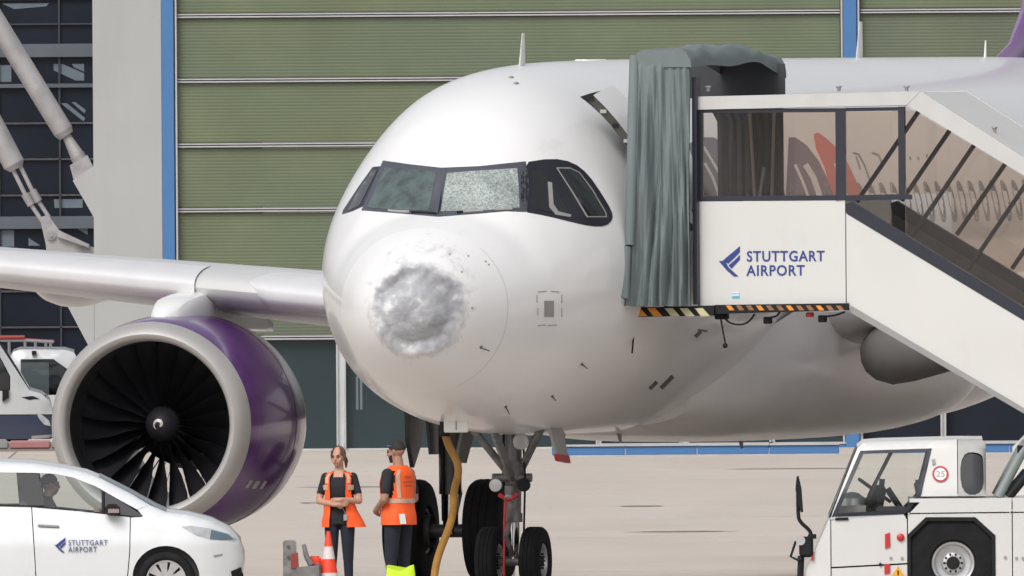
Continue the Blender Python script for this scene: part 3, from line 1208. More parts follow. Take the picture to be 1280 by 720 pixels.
    for i in range(23):
        x = .6 + 4.8 * i / 22
        t, w_ = ip(x, PX, PT), ip(x, PX, PW)
        zb = 1.05 if x < 3.2 else 1.05 - (x - 3.2) * .02
        R_.append([(EX + x, sd * EY + w_ * c_, EZ + z_) for c_, z_ in ((-1, zb), (-1, t - .12), (-.8, t - .03), (-.4, t), (.4, t), (.8, t - .03), (1, t - .12), (1, zb))])
    mb.grid(R_, 0, True, True)
    mb.add(R_[0], [tuple(range(8))])
    mb.build('pylon', M['paint'], e)
    return e


engine(1)
engine(-1)

# ------------------------------------------------------------------ landing gear
def main_gear(sd):
    u, v = 17.35, sd * 3.795
    mb = MB()
    mb.tube([(u, v, 1.0), (u, v, 3.1)], [.13, .14], 14, 0)
    mb.tube([(u, v, .55), (u, v, 1.05)], .09, 14, 1)
    mb.tube([(u, v - .62, .585), (u, v + .62, .585)], .075, 12, 0)
    mb.tube([(u, v, 1.9), (u, v - sd * 1.2, 2.75)], .07, 10, 0)
    mb.tube([(u + .02, v, .62), (u + .36, v, 1.0), (u + .1, v, 1.35)], .05, 8, 0)
    for k in (-1, 1):
        mb.lathe([(-.12, .19), (.12, .19), (.13, .05)], (u, v + k * .33, .585), (0, k, 0), 18, 0)
    mb.tube([(u - .13, v + .05, .7), (u - .16, v + .05, 1.5), (u - .12, v, 2.4)], .022, 6, 2)
    g = mb.build('main_landing_gear', [M['darkmetal'], M['chrome'], M['black']], plane)
    for k in (-1, 1):
        wheel(g, (u, v + k * .465, .585), .585, .43, .27, M['gearmetal'])
    mb = MB()
    D_ = [(u - .55, 3.0), (u + .55, 3.0), (u + .5, 2.2), (u + .25, 1.55), (u - .05, 1.30), (u - .3, 1.6), (u - .5, 2.3)]
    mb.prism(D_, lambda a, b, s_: (a, v + sd * (.34 + .05 * s_ + .10 * (3 - b) * .4), b))
    mb.build('gear_door', M['darkmetal'], g)
    mb = MB()
    mb.prism([(u - .75, 2.9), (u + .75, 2.9), (u + .55, 2.2), (u + .2, 1.45), (u - .2, 1.45), (u - .5, 2.2)], lambda a, b, s_: (a, v + sd * (.17 + .03 * s_), b))
    mb.build('leg_fairing', M['darkmetal'], g)


main_gear(1)
main_gear(-1)

u = 5.07
mb = MB()
mb.tube([(u, 0, .85), (u + .02, 0, 2.0)], [.085, .10], 14, 0)
mb.tube([(u - .02, 0, .36), (u, 0, .88)], .055, 12, 1)
mb.lathe([(-.05, .10), (.05, .10)], (u, 0, .86), (0, 0, 1), 16, 0)
mb.lathe([(-.06, .125), (.12, .125), (.12, .09)], (u, 0, 1.36), (0, 0, 1), 16, 0)
mb.tube([(u - .03, -.34, .38), (u - .03, .34, .38)], .05, 12, 0)
mb.tube([(u + .02, -.07, 1.36), (u - .9 + .55, -.46, 1.95)], .045, 8, 0)
mb.tube([(u + .02, .07, 1.36), (u - .9 + .55, .46, 1.95)], .045, 8, 0)
mb.tube([(u + .02, 0, 1.25), (u - 1.0, .0, 1.9)], .05, 8, 0)
mb.tube([(u - .08, 0, .45), (u - .34, 0, .66), (u - .09, 0, .93)], .032, 8, 0)
mb.tube([(u + .06, .12, 1.9), (u + .08, .13, 1.1), (u + .03, .09, .5)], .014, 6, 2)
mb.tube([(u - .06, -.12, 1.9), (u - .1, -.16, 1.3), (u - .03, -.12, .6)], .012, 6, 2)
mb.tube([(u - .05, -.22, 1.30), (u - .05, .22, 1.30)], .05, 10, 0)
ng = mb.build('nose_landing_gear', [M['gearmetal'], M['chrome'], M['black']], plane)
for k in (-1, 1):
    wheel(ng, (u - .03, k * .25, .38), .38, .225, .20, M['alloy'])
for (y, z, r, dx) in ((.16, 1.22, .075, -.16), (-.16, 1.22, .075, -.16), (-.14, 1.70, .095, -.2)):
    mb = MB()
    mb.lathe([(.10, r * .6), (.02, r * .95), (0, r), (-.01, r * .9), (-.012, .001)], (u + dx, y, z), (1, 0, 0), 20, 0)
    mb.build('taxi_light', [M['alloy'] if y > 0 or z > 1.5 else M['black']], ng)
mb = MB()
mb.box((u - .16, 0, 1.16), (.12, .10, .14), 0, bev=.02)
mb.tube([(u - .2, 0, 1.09), (u - .22, 0, 1.06)], .055, 12, 1)
mb.build('steering_unit', [M['gearmetal'], M['alloy']], ng)
mb = MB()
mb.tube([(u - .22, -.11, 1.12), (u - .22, 0, 1.06), (u - .22, .11, 1.12)], .026, 8)
mb.tube([(u - .24, .03, 1.05), (u - .23, .045, .8), (u - .25, .05, .35), (u - .24, .05, .05)], .016, 6)
mb.build('warning_streamer', M['red'], ng)
# gear bay doors
for sd in (1, -1):
    mb = MB()
    mb.prism([(u - .34, 1.92), (u + .22, 1.88), (u + .16, 1.46), (u - .30, 1.49)], lambda a, b, s_: (a, sd * (.46 + .035 * s_ + (1.9 - b) * .25), b))
    d_ = mb.build('gear_bay_door', M['darkmetal'] if sd == 1 else M['lip'], ng)
    if sd == -1:
        mb = MB()
        mb.prism([(u - .31, 1.56), (u + .18, 1.54), (u + .155, 1.455), (u - .305, 1.485)], lambda a, b, s_: (a, sd * (.45 + .055 * s_ + (1.9 - b) * .25), b))
        mb.build('red_tip', M['red'], d_)
mb = MB()
mb.box((4.6, 0, 1.93), (1.5, .86, .12), 0)
mb.build('gear_bay', M['black'], ng)

# ground power panel hanging open under the nose
mb = MB()
pp = W2A @ at(570, 511, 502.5)
mb.box((pp.x, pp.y, pp.z - .125), (.03, .275, .27), 0, bev=.01)
pan = mb.build('power_panel', M['white'], plane)
mb = MB()
mb.box((pp.x - .018, pp.y + .0, pp.z - .09), (.006, .045, .05), 0)
mb.box((pp.x - .018, pp.y - .005, pp.z - .18), (.006, .012, .10), 1)
mb.build('stencil_mark', [M['red'], M['grey']], pan)
# ================================================================== GROUND
conc = mat('pale_apron_concrete', (0.52, 0.465, 0.42), 0.85, var=0.07, vscale=0.35, dirt=((0.44, 0.39, 0.345), 1.0, 0.52, 0.85, (0.22, .03, 1)), detail=8, world_pos=True, stretch=(1, .12, 1))
joint = mat('dark_joint_sealant', (0.26, 0.23, 0.20), 0.9, var=0.3, vscale=0.6)
mb = MB()
mb.add([(-4000, -1500, -.03), (4000, -1500, -.03), (4000, 6000, -.03), (-4000, 6000, -.03)], [(0, 1, 2, 3)])
ground = structure(mb.build('ground', conc, fix=False))
mb = MB()
mb.add([(-32, 470, -.014), (32, 470, -.014), (32, 704, -.014), (-32, 704, -.014)], [(0, 1, 2, 3)])
apron = structure(mb.build('apron', joint, fix=False))
# concrete slabs, each a piece of its own, with wide tarred joints
y = 475.0
row = 0
rnd = random.Random(3)
slab_mats = [conc, mat('apron_concrete_warm', (0.52, 0.46, 0.41), 0.85, var=0.07, vscale=0.4, dirt=((0.44, 0.385, 0.335), 1.0, 0.52, 0.85, (0.22, .03, 1)), detail=8, world_pos=True, stretch=(1, .12, 1)),
             mat('apron_concrete_grey', (0.515, 0.46, 0.41), 0.85, var=0.07, vscale=0.4, dirt=((0.44, 0.395, 0.35), 1.0, 0.52, 0.85, (0.22, .03, 1)), detail=8, world_pos=True, stretch=(1, .12, 1))]
slab_mesh = {}
while y < 686:
    x = -30.0
    row += 1
    while x < 29:
        k = rnd.randrange(3) + (3 if row % 4 == 0 else 0)
        dep = 7.5
        if k not in slab_mesh:
            m_ = MB()
            m_.box((3.75, dep / 2, -.01), (7.5 - .03, dep - (.10 if k < 3 else .48), .024))
            slab_mesh[k] = m_.mesh('concrete_slab', slab_mats[k % 3])
            fixn(slab_mesh[k])
        o = put('concrete_slab', slab_mesh[k], apron)
        o.location = (x, y, rnd.uniform(-.002, .002))
        x += 7.5
    y += 7.5
# tar patches and oil marks lying on the slabs
tar = mat('tar_repair', (0.33, 0.29, 0.255), 0.9, var=0.3, vscale=2)
for (px, py, w_, d_) in ((850, 665, .72, .30), (802, 633, .34, .4), (990, 586, 1.0, .25), (385, 629, .14, .35), (440, 609, .8, .25)):
    e = ray(px, py)
    p = CAM + e * (CAM_H / -e.z)
    ol = []
    for i in range(14):
        a = 2 * math.pi * i / 14
        ol.append((p.x + math.cos(a) * w_ * rnd.uniform(.75, 1.1), p.y + math.sin(a) * d_ * 1.6 * rnd.uniform(.6, 1.1), .009))
    mb = MB()
    mb.add(ol, [tuple(range(14))])
    mb.build('tar_patch', tar, apron)

# ================================================================== HANGAR
HD = 690.0
HS = FPX / HD


def hx(px):
    return (px - 640) / HS


def hz(py):                      # height of a level that crosses the middle column of the photograph at py
    return CAM_H - (py - 64) / HS


hangar = root('hangar', (0, HD, 0), 0, 'olive green ribbed hangar with blue posts, grey pillar and dark glazing behind the aircraft', 'building')
clad = [mat('olive_cladding_%s' % n, c, 0.5, var=0.16, vscale=0.9, dirt=(d, 0.5, 0.42, 0.75, (0.5, 1, 1.2))) for n, c, d in (('moss', (.127, .150, .082), (.104, .138, .090)), ('sage', (.123, .148, .086), (.098, .134, .092)), ('teal', (.112, .132, .084), (.094, .120, .088)))]
bluep = mat('blue_post_paint', (0.055, 0.165, 0.37), 0.5, var=0.05)
flash = mat('pale_flashing', (0.42, 0.42, 0.43), 0.4, var=0.1)
dgap = mat('dark_gap', (0.09, 0.09, 0.09), 0.8)
pill = mat('pale_grey_pillar_paint', (0.37, 0.375, 0.375), 0.6, var=0.05, vscale=0.6, dirt=((0.32, 0.32, 0.315), 0.8, 0.5, 0.9, (1.5, 1, .25)))
dglass = mat('dark_teal_hangar_glass', (0.022, 0.042, 0.050), 0.10, var=0.25, vscale=0.5, coat=0.3)
nglass = mat('dark_navy_hangar_glass', (0.012, 0.016, 0.026), 0.25, var=0.3, vscale=0.6, coat=0.0, spec=0.25)
mull = mat('pale_mullion', (0.50, 0.53, 0.55), 0.4, var=0.06)
concw = mat('plinth_concrete', (0.5, 0.49, 0.46), 0.8, var=0.1)

levels = [-228, -146.5, -65, 16.5, 97.5, 178.5, 259.5, 340.5, 419.5]
spans = [(223, 640), (640.01, 1052), (1078, 1480), (1480.01, 1900)]
for li in range(len(levels) - 1):
    z1, z0 = hz(levels[li]) - .055, hz(levels[li + 1]) + .035
    for si, (a, b_) in enumerate(spans):
        x0, x1 = hx(a), hx(b_)
        n = 18
        pr = []
        for i in range(n):
            zz0 = z0 + (z1 - z0) * i / n
            h = (z1 - z0) / n
            pr += [(zz0, 0), (zz0 + h * .22, -.003), (zz0 + h * .72, -.003), (zz0 + h * .95, 0)]
        pr.append((z1, 0))
        mb = MB()
        mb.grid([[(x0, q, z) for z, q in pr], [(x1, q, z) for z, q in pr]], 0, False)
        mb.add([(x0, 0, z0), (x0, .12, z0), (x0, .12, z1), (x0, 0, z1)], [(0, 1, 2, 3)])
        c = clad[2] if li in (0, 3, 7) else clad[(li + si) % 2]
        if li == 3 and si < 2:
            c = clad[1]
        mb.build('cladding_panel', c, hangar)
for lv in levels[1:]:
    for a, b_ in ((223, 1052), (1078, 1900)):
        mb = MB()
        z = hz(lv)
        L = hx(b_) - hx(a)
        xm = (hx(a) + hx(b_)) / 2
        mb.box((xm, -.045, z + .012), (L, .05, .020), 0)
        mb.box((xm, -.045, z - .026), (L, .05, .022), 0)
        mb.box((xm, -.005, z - .01), (L, .04, .085), 1)
        mb.build('flashing', [flash, dgap], hangar)
for a, b_ in ((204, 219.5), (1056, 1073)):
    mb = MB()
    mb.box(((hx(a) + hx(b_)) / 2, -.06, 6), (hx(b_) - hx(a), .2, 14.0 if a > 500 else 12), 0, bev=.01)
    mb.build('blue_post', bluep, hangar)
for px in (222, 1054.2, 1075.3):
    mb = MB()
    mb.box((hx(px), -.07, 6.2), (.026, .16, 12), 0)
    mb.build('trim', flash, hangar)
mb = MB()
mb.box((hx(220.4), -.02, 6.2), (.02, .1, 12), 0)
mb.build('trim', dgap, hangar)
# glazed lower storey
mull_x = [300, 425.5, 560, 747, 854, 964, 1065, 1178, 1300, 1420, 1540, 1660, 1780, 1900]
wide = {425.5: 11, 854: 12, 1065: 24}
zt_, zb_ = hz(423), hz(557)
for a, b_ in zip(mull_x[:-1], mull_x[1:]):
    wa, wb = wide.get(a, 6) / 2, wide.get(b_, 6) / 2
    x0, x1 = hx(a + wa), hx(b_ - wb)
    zz = zb_ if a > 640 else hz(561)
    mb = MB()
    mb.box(((x0 + x1) / 2, .10, (zt_ + zz) / 2), (x1 - x0 - .01, .04, zt_ - zz), 0)
    mb.build('glass_pane', dglass if a < 1000 else nglass, hangar)
    # the sill: plain white on the left, a blue plinth on the right
    mb = MB()
    if a > 640:
        mb.box(((x0 + x1) / 2, .0, hz(563.5)), (hx(b_) - hx(a) - .01, .24, .125), 0)
        mb.box(((x0 + x1) / 2, -.02, hz(556.3)), (hx(b_) - hx(a) - .01, .24, .03), 1)
        mb.build('plinth_panel', [bluep, flash], hangar)
    else:
        mb.box(((x0 + x1) / 2, -.02, hz(562.5)), (hx(b_) - hx(a), .26, .04), 0)
        mb.build('sill', flash, hangar)
    mb = MB()
    mb.box(((hx(a) + hx(b_)) / 2, .1, hz(562 + 7)), (hx(b_) - hx(a), .3, .24), 0)
    mb.build('footing', concw, hangar)
for px in mull_x:
    w_ = wide.get(px, 6)
    mb = MB()
    h = zt_ - hz(561)
    zc = (zt_ + hz(561)) / 2
    mb.box((hx(px), .02, zc), (w_ / HS - .045, .16, h), 0)
    for s_ in (-1, 1):
        mb.box((hx(px) + s_ * (w_ / HS / 2 - .005), -.01, zc), (.022, .2, h), 1)
    mb.build('mullion', [mull, flash], hangar)
for (a, b_) in ((444, 447), (449, 452)):         # pale reflections put on the glass front as thin strips
    mb = MB()
    mb.box((hx((a + b_) / 2), .075, (hz(470) + hz(510)) / 2), ((b_ - a) / HS, .004, .5), 0)
    mb.build('pale_reflection_strip', mat('strip_grey', (.13, .17, .19), .3), hangar)

# the great pillar on the left with its gusset and foot
mb = MB()
P2 = lambda a, b_, s_: (hx(a), -.15 + s_ * 1.2, hz(b_) - .0)
mb.prism([(118, -140), (203.5, -140), (203.5, 470), (118, 470), (118, 268), (92, 222), (105, 212), (118, 204)], P2)
mb.build('pillar', pill, hangar)
mb = MB()
mb.prism([(84, 378), (117.7, 350), (117.7, 470), (134, 520), (150, 560), (100, 560), (112, 432)], lambda a, b_, s_: (hx(a), -.12 + s_ * .9, hz(b_)))
mb.prism([(203.8, 350), (290, 420), (330, 560), (203.8, 560)], lambda a, b_, s_: (hx(a), -.12 + s_ * .9, hz(b_)))
mb.build('pillar_foot', pill, hangar)
stl = mat('pale_brace_steel', (0.36, 0.35, 0.355), 0.45, 0.2, var=0.2, vscale=3, dirt=((0.16, 0.16, 0.17), 2.0, 0.5, 0.8, (1, 1, 1)))


def hp(px, py, y=-.1):
    return Vector((hx(px), y, hz(py)))


def brace(name, segs, y=.5):
    mb = MB()
    for (p, q, r0, r1) in segs:
        mb.tube([hp(*p, y), hp(*q, y)], [r0 / HS, r1 / HS], 14)
    mb.build(name, stl, hangar)


brace('brace_tube', [((-60, -72), (80, 160), 13, 13), ((80, 160), (84, 166), 13, 10), ((84, 166), (97, 190), 5.5, 9), ((97, 190), (104, 203), 10, 9)])
brace('brace_tube', [((-60, 50), (18, 201), 14, 14), ((18, 201), (21, 207), 14, 9)])
for dx in (-4.5, 4.5):
    brace('tie_rod', [((20 + dx, 203 - dx * .5), (36 + dx, 236 - dx * .5), 2.8, 2.8), ((36 + dx, 236 - dx * .5), (44 + dx, 250 - dx * .5), 5.2, 5.2), ((44 + dx, 250 - dx * .5), (57 + dx, 270 - dx * .5), 2.8, 2.8)])
mb = MB()
mb.prism([(50, 268), (60, 264), (74, 284), (100, 300), (118, 306), (118, 345), (62, 345), (57, 300)], lambda a, b_, s_: (hx(a), .35 + s_ * .3, hz(b_)))
mb.build('gusset', stl, hangar)
mb = MB()
mb.prism([(88, 203), (110, 190), (117, 204), (106, 213), (93, 222)], lambda a, b_, s_: (hx(a), .30 + s_ * .3, hz(b_)))
gp = mb.build('gusset', stl, hangar)
mb = MB()
mb.tube([hp(64, 290, .30), hp(64, 290, .40)], 6 / HS, 16)
mb.tube([hp(64, 290, .27), hp(64, 290, .32)], 2.5 / HS, 12)
mb.build('pin', M['grey'], gp)
for q in ([(74, 284), (112, 302), (111, 306), (72, 292)],):
    mb = MB()
    mb.prism(q, lambda a, b_, s_: (hx(a), .25 + s_ * .09, hz(b_)))
    mb.build('rib_plate', stl, gp)

# recessed glazed wing of the hangar, left of the pillar
FD = 34.0


def fx(px):
    return (px - 640) * (HD + FD) / FPX


def fz(py):
    return CAM_H - (py - 64) * (HD + FD) / FPX


wing_b = root('glazed_annex', (0, HD + FD, 0), 0, 'dark glazed annex behind the tubular braces left of the grey pillar', 'building')
bars = [-120, -60, -5, 26, 59, 103, 150, 195, 240, 274, 312, 360, 405, 450, 500, 556]
thick = {59: (17, .16), 103: (5, .12), 274: (16, .14), 26: (2, .06), 312: (3, .06)}
beamm = mat('annex_beam', (0.085, 0.10, 0.12), 0.5, var=0.2, vscale=1)
thinm = mat('annex_transom', (0.030, 0.033, 0.048), 0.5, var=0.2)
cols = [-160, -80, 0, 76, 150, 230, 330]
for i in range(len(bars) - 1):
    for j in range(len(cols) - 1):
        mb = MB()
        x0, x1, z1, z0 = fx(cols[j]) + .01, fx(cols[j + 1]) - .01, fz(bars[i]), fz(bars[i + 1])
        mb.box(((x0 + x1) / 2, .05, (z0 + z1) / 2), (x1 - x0, .03, z1 - z0 - .02), 0)
        mb.build('glass_pane', nglass, wing_b)
for b_ in bars:
    t, dpt = thick.get(b_, (1.4, .05))
    mb = MB()
    mb.box((fx(85), .0, fz(b_)), (fx(330) - fx(-160), dpt, t * .0122), 0)
    mb.build('transom', beamm if t > 2.5 else thinm, wing_b)
for c in (0, 76):
    mb = MB()
    mb.box((fx(c), .0, fz(218)), (.03, .05, 8.6), 0)
    mb.build('mullion', thinm, wing_b)
pale = mat('pale_blue_reflection', (0.115, 0.145, 0.175), 0.5, var=0.15, vscale=3)  # reflections in the glazing, put on as pale blue patches
for q in ([(69, 76), (80, 76), (107, 88), (107, 97), (97, 97), (69, 84)], [(92, 76), (107, 76), (107, 86), (94, 80)], [(77, 125), (85, 125), (108, 144), (106, 148)], [(91, 124), (96, 124), (109, 134), (107, 138)], [(1, 77), (16, 77), (16, 98), (1, 98)],
          [(68, 245), (104, 245), (104, 256), (69, 256)], [(2, 283), (18, 283), (18, 304), (2, 304)], [(36, 293), (51, 303), (36, 303)], [(5, 0), (36, 0), (64, 0), (60, 4), (20, 7)], [(97, 282), (110, 282), (110, 290)]):
    mb = MB()
    mb.prism(q, lambda a, b2, s_: (fx(a), .025 + s_ * .008, fz(b2)))
    mb.build('reflection_patch', pale, wing_b)

# low blue kerb boards standing on the apron in front of the right half of the hangar
bk = root('kerb', (0, 677, 0), 0, 'low blue kerb boards with a white top edge along the foot of the hangar', 'kerb')
BS = FPX / 677.0
for a, b_ in ((688, 780), (780, 870), (870, 960), (960, 1048), (1086, 1170), (1170, 1260), (1260, 1350), (1350, 1440)):
    mb = MB()
    x0, x1 = (a - 640) / BS, (b_ - 640) / BS
    mb.box(((x0 + x1) / 2, 0, .085), (x1 - x0 - .012, .12, .13), 0, None, .01)
    mb.box(((x0 + x1) / 2, -.01, .166), (x1 - x0 - .012, .16, .03), 1)
    mb.box(((x0 + x1) / 2, -.02, .012), (x1 - x0, .2, .024), 1)
    mb.build('kerb_board', [bluep, flash], bk)
# ================================================================== COVERED PASSENGER STAIRS
SO = A2W @ Vector((4.0, -2.37, 0))
stairs = root('passenger_stairs', SO, -TH, 'white covered passenger stairs with tinted windows and blue airport lettering docked at the aircraft', 'stairs')
SS = 115.0


def sx(px):
    return (px - 873) / (SS * math.cos(TH))


def sz(px, py):
    return CAM_H - (py + 2.2 + (px - 960) * .007 - 64) / SS


W_ST = 2.2                        # width of the stairs
stw = mat('stairs_white_paint', (0.60, 0.60, 0.585), 0.42, var=0.03, vscale=0.8, dirt=((0.52, 0.51, 0.48), 1.1, 0.6, 0.95, (1, 1, .6)))
strf = mat('stairs_roof_grey', (0.52, 0.52, 0.515), 0.5, var=0.05, dirt=((0.42, 0.41, 0.40), 1.0, 0.55, 0.9, (1, 1, 1)))
tint = glass_mat('bronze_tinted_pane', (0.952, 0.900, 0.855), 0.05)
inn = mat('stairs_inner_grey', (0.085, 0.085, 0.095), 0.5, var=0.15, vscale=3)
floorm = mat('stairs_tread', (0.12, 0.12, 0.12), 0.8, var=0.2)


def sp(pxs, y0, y1, mat_, name, parent=stairs, **k):
    """a plate cut to an outline of photograph pixels, from y0 to y1 across the stairs"""
    mb = MB()
    mb.prism(pxs, lambda a, b, s_: (sx(a), y0 + (y1 - y0) * s_, sz(a, b)))
    return mb.build(name, mat_, parent, **k)


sl = math.tan(RAD(31.4))
LX = 1800                        # the flight reaches the ground right of the frame


def line(x0, y0, x1, y1, x):
    return y0 + (y1 - y0) * (x - x0) / (x1 - x0)


for near in (True, False):
    ya, yb = (0.0, .05) if near else (W_ST - .05, W_ST)
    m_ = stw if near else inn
    p1 = sp([(873, 254), (1059.5, 252.5), (1059.5, 383), (873, 386)], ya, yb, stw, 'side_panel', label='white platform panel with blue airport lettering' if near else None)
    if near:
        panel = p1
    p2 = sp([(1060.8, 268), (1063, 270), (LX, line(1062, 270, 1280, 402, LX)), (LX, line(1066, 388, 1280, 513, LX)), (1066, 387), (1060.8, 383)], ya, yb, m_, 'stair_panel')
    sp([(1060, 257), (1068, 254), (LX, line(1068, 254, 1280, 385, LX)), (LX, line(1062, 269.5, 1280, 401.5, LX)), (1062, 269.5)], ya - .005 if near else ya - .03, yb + .03 if near else yb + .005, M['navyframe'], 'handrail')
    if near:
        sp([(1064, 388), (1068, 386), (LX, line(1068, 388.5, 1280, 514, LX)), (LX, line(1066, 394, 1280, 519, LX)), (1066, 394)], -.02, .06, M['grey'], 'stringer')
    # frame of the platform windows
    for (a, b, c, d) in () if not near else ((872, 137, 880.5, 254), (1048, 136, 1060, 254), (1127, 134, 1135, 250)):
        sp([(a, b), (c, b), (c, d), (a, d)], ya, ya + .06, M['navyframe'], 'window_post')
    if near:
     sp([(880.8, 137), (1047.7, 136), (1047.7, 141), (880.8, 142)], ya, ya + .05, M['navyframe'], 'window_rail')
    if near:
     sp([(1060.3, 135.5), (1126.7, 134.5), (1126.7, 139), (1060.3, 140)], ya, ya + .05, M['navyframe'], 'window_rail')
    if near:
     sp([(880.8, 247.5), (1047.7, 246), (1047.7, 252.3), (880.8, 253.5)], ya, ya + .05, M['navyframe'], 'window_rail')
    if near:
     sp([(1060.3, 246), (1126.7, 244.5), (1143, 245), (1143, 251), (1060.3, 253)], ya + .002, ya + .048, M['navyframe'], 'window_rail')
    sp([(880.8, 142), (1047.7 if near else 1060, 141), (1047.7 if near else 1060, 246), (880.8, 247.5)], ya + .02, ya + .03, tint, 'window_pane')
    sp([(1060.3, 140), (1126.7 if near else 1135, 139), (1126.7 if near else 1135, 244.5), (1060.3, 246)], ya + .02, ya + .03, tint, 'window_pane')
    sp([(1135.3, 133), (LX, line(1139, 132, 1280, 217, LX)), (LX, line(1068, 254, 1280, 385, LX)), (1135.3, line(1068, 254, 1280, 385, 1135.3))], ya + .015, ya + .025, tint, 'window_pane')
    # diagonal poles set square to the flight
    for k in range(9):
        x0, y0 = 1153 + 69.5 * k, 138 + 42.5 * k
        x1, y1 = 1073 + 69.5 * k, 254 + 43 * k
        mb = MB()
        mb.tube([(sx(x0), ya + .05 * (1 if near else 0), sz(x0, y0)), (sx(x1), ya + .05 * (1 if near else 0), sz(x1, y1))], .026, 8)
        mb.build('pole', M['navyframe'], stairs)
# roof: level part over the platform, then sloping with the flight
mb = MB()
A = [(870, 121.5), (1156, 114.5), (1139, 132), (870, 138)]
mb.prism(A, lambda a, b, s_: (sx(a), -.03 + s_ * .05, sz(a, b)))
mb.prism([(1156.5, 114.5), (LX, line(1156, 114.5, 1280, 194.5, LX)), (LX, line(1139, 132, 1280, 217.5, LX)), (1139.5, 132)], lambda a, b, s_: (sx(a), -.03 + s_ * .05, sz(a, b)))
mb.build('roof_fascia', strf, stairs)
sp([(870, 122.5), (1155, 115.5), (1155, 119), (870, 126)], .022, W_ST - .022, stw, 'roof')
sp([(1155.5, 115.5), (LX, line(1155, 115.5, 1280, 195.5, LX)), (LX, line(1155, 119, 1280, 199, LX)), (1155.5, 119)], .022, W_ST - .022, stw, 'roof')
mb = MB()
mb.prism(A, lambda a, b, s_: (sx(a), W_ST - .02 + s_ * .05, sz(a, b)))
mb.prism([(1156.5, 114.5), (LX, line(1156, 114.5, 1280, 194.5, LX)), (LX, line(1139, 132, 1280, 217.5, LX)), (1139.5, 132)], lambda a, b, s_: (sx(a), W_ST - .02 + s_ * .05, sz(a, b)))
mb.build('roof_fascia', strf, stairs)
for k, (px, yy) in enumerate(((1122, .6), (1050, .1), (1235, .5), (885, .1))):
    mb = MB()
    z = sz(px, 117 + max(0, (px - 1155) * .645)) + .02
    mb.lathe([(0, .02), (.03, .02), (.05, .035), (.06, .03), (.062, .001)], (sx(px), yy, z), (0, 0, 1), 10)
    mb.build('roof_lamp', M['grey'], stairs)
# floor, hazard beam, fittings underneath
sp([(873, 378), (1059, 376), (1059, 386), (873, 388)], .055, W_ST - .055, floorm, 'platform_floor')
n_st = 17
for k in range(n_st):
    x0 = sx(1062) + .33 * k
    z0 = sz(1062, 345) - .33 * sl * k
    if z0 < .1:
        break
    mb = MB()
    mb.box((x0 + .18, W_ST / 2, z0 - .1), (.36, W_ST - .12, .05))
    mb.box((x0 + .01, W_ST / 2, z0 - .2), (.03, W_ST - .12, .16))
    mb.build('step', floorm, stairs)
hy = mat('hazard_yellow', (0.62, 0.40, 0.06), 0.5, var=0.2, vscale=5)
ho = mat('hazard_orange', (0.75, 0.26, 0.02), 0.5, var=0.1)
hw = mat('hazard_pale', (0.52, 0.50, 0.30), 0.5, var=0.2, vscale=8)
hb = mat('hazard_brown', (0.30, 0.13, 0.05), 0.6, var=0.3, vscale=9)
beam = sp([(792, 388), (896, 385), (896, 398), (792, 400)], -.10, .0, M['black'], 'bumper_beam')
for i, (x, m_) in enumerate(((793, ho), (812, ho), (834, hw), (853, hw), (872, hw))):
    sp([(x, 388.7), (x + 10, 388.5), (x + 19, 398.6), (x + 8, 399)], -.108, -.101, m_, 'hazard_stripe', beam)
beam2 = sp([(896, 384.5), (1064, 382), (1064, 391), (896, 396)], -.06, .0, M['black'], 'bumper_beam')
for i in range(12):
    x = 910 + i * 12.6
    sp([(x, 385.2), (x + 6, 385.1), (x + 11, 391.0), (x + 4.5, 391.4)], -.066, -.061, hb if i % 3 else ho, 'hazard_stripe', beam2)
for px, py, w_, h_, c in ((958, 404, 9, 9, M['black']), (1027, 402, 9, 9, M['black']), (1011, 397, 8, 6, M['red']), (900, 399, 16, 8, M['black']), (780, 385, 22, 10, M['black'])):
    mb = MB()
    mb.box((sx(px), .12 if px > 790 else -.08, sz(px, py)), (w_ / SS, .12, h_ / SS), 0, bev=.01)
    mb.build('fitting', c, stairs)


def hang(name, pts, r=.012, y=.02):
    mb = MB()
    mb.tube([(sx(a), y, sz(a, b)) for a, b in chaikin(pts, 2, False)], r, 6)
    return mb.build(name, M['black'], stairs)


hang('cable', [(903, 397), (912, 408), (928, 410), (938, 405), (944, 396)])
hang('cable', [(960, 401), (972, 399), (976, 393)])
hang('cable', [(1030, 399), (1045, 398), (1058, 393)])
hang('safety_strap', [(793, 398), (791, 425), (789, 446)], .010)
hang('safety_strap', [(901, 400), (904, 418), (907, 434)], .010)
mb = MB()
mb.ball((sx(906.5), .02, sz(906, 436)), .03)
mb.build('strap_weight', M['black'], stairs)
# lettering and emblem
tx = mat('lettering_blue', (0.020, 0.045, 0.22), 0.5)


def emblem_mesh(k):
    F = [[(345, 72), (364, 70), (374, 90), (405, 118), (392, 119), (370, 100)], [(358, 70), (372, 58), (411, 27), (410, 46), (374, 80)], [(375, 85), (391, 72), (411, 53), (410, 68), (384, 95)]]
    mb = MB()
    for q in F:
        n = len(q)
        mb.add([((a - 345) * k, 0, (119 - b) * k) for a, b in q], [tuple(range(n))])
        mb.add([((a - 345) * k, .004, (119 - b) * k) for a, b in q], [tuple(range(n))])
    return mb


def letter(body, x, y, z, size, parent, spacing=1.08, off=0.0, width=None, m=None):
    me_ = text_mesh(body, size, off, .0015, spacing)
    me_.materials.append(m or tx)
    o = put('lettering', me_, parent)
    stretch = 1.0
    if width:
        xs_ = [v.co.x for v in me_.vertices]
        stretch = width / (max(xs_) - min(xs_))
    o.matrix_local = Matrix.Translation((x, y, z)) @ Matrix.Rotation(RAD(90), 4, 'X') @ Matrix.Diagonal((stretch, 1, 1, 1))
    return o


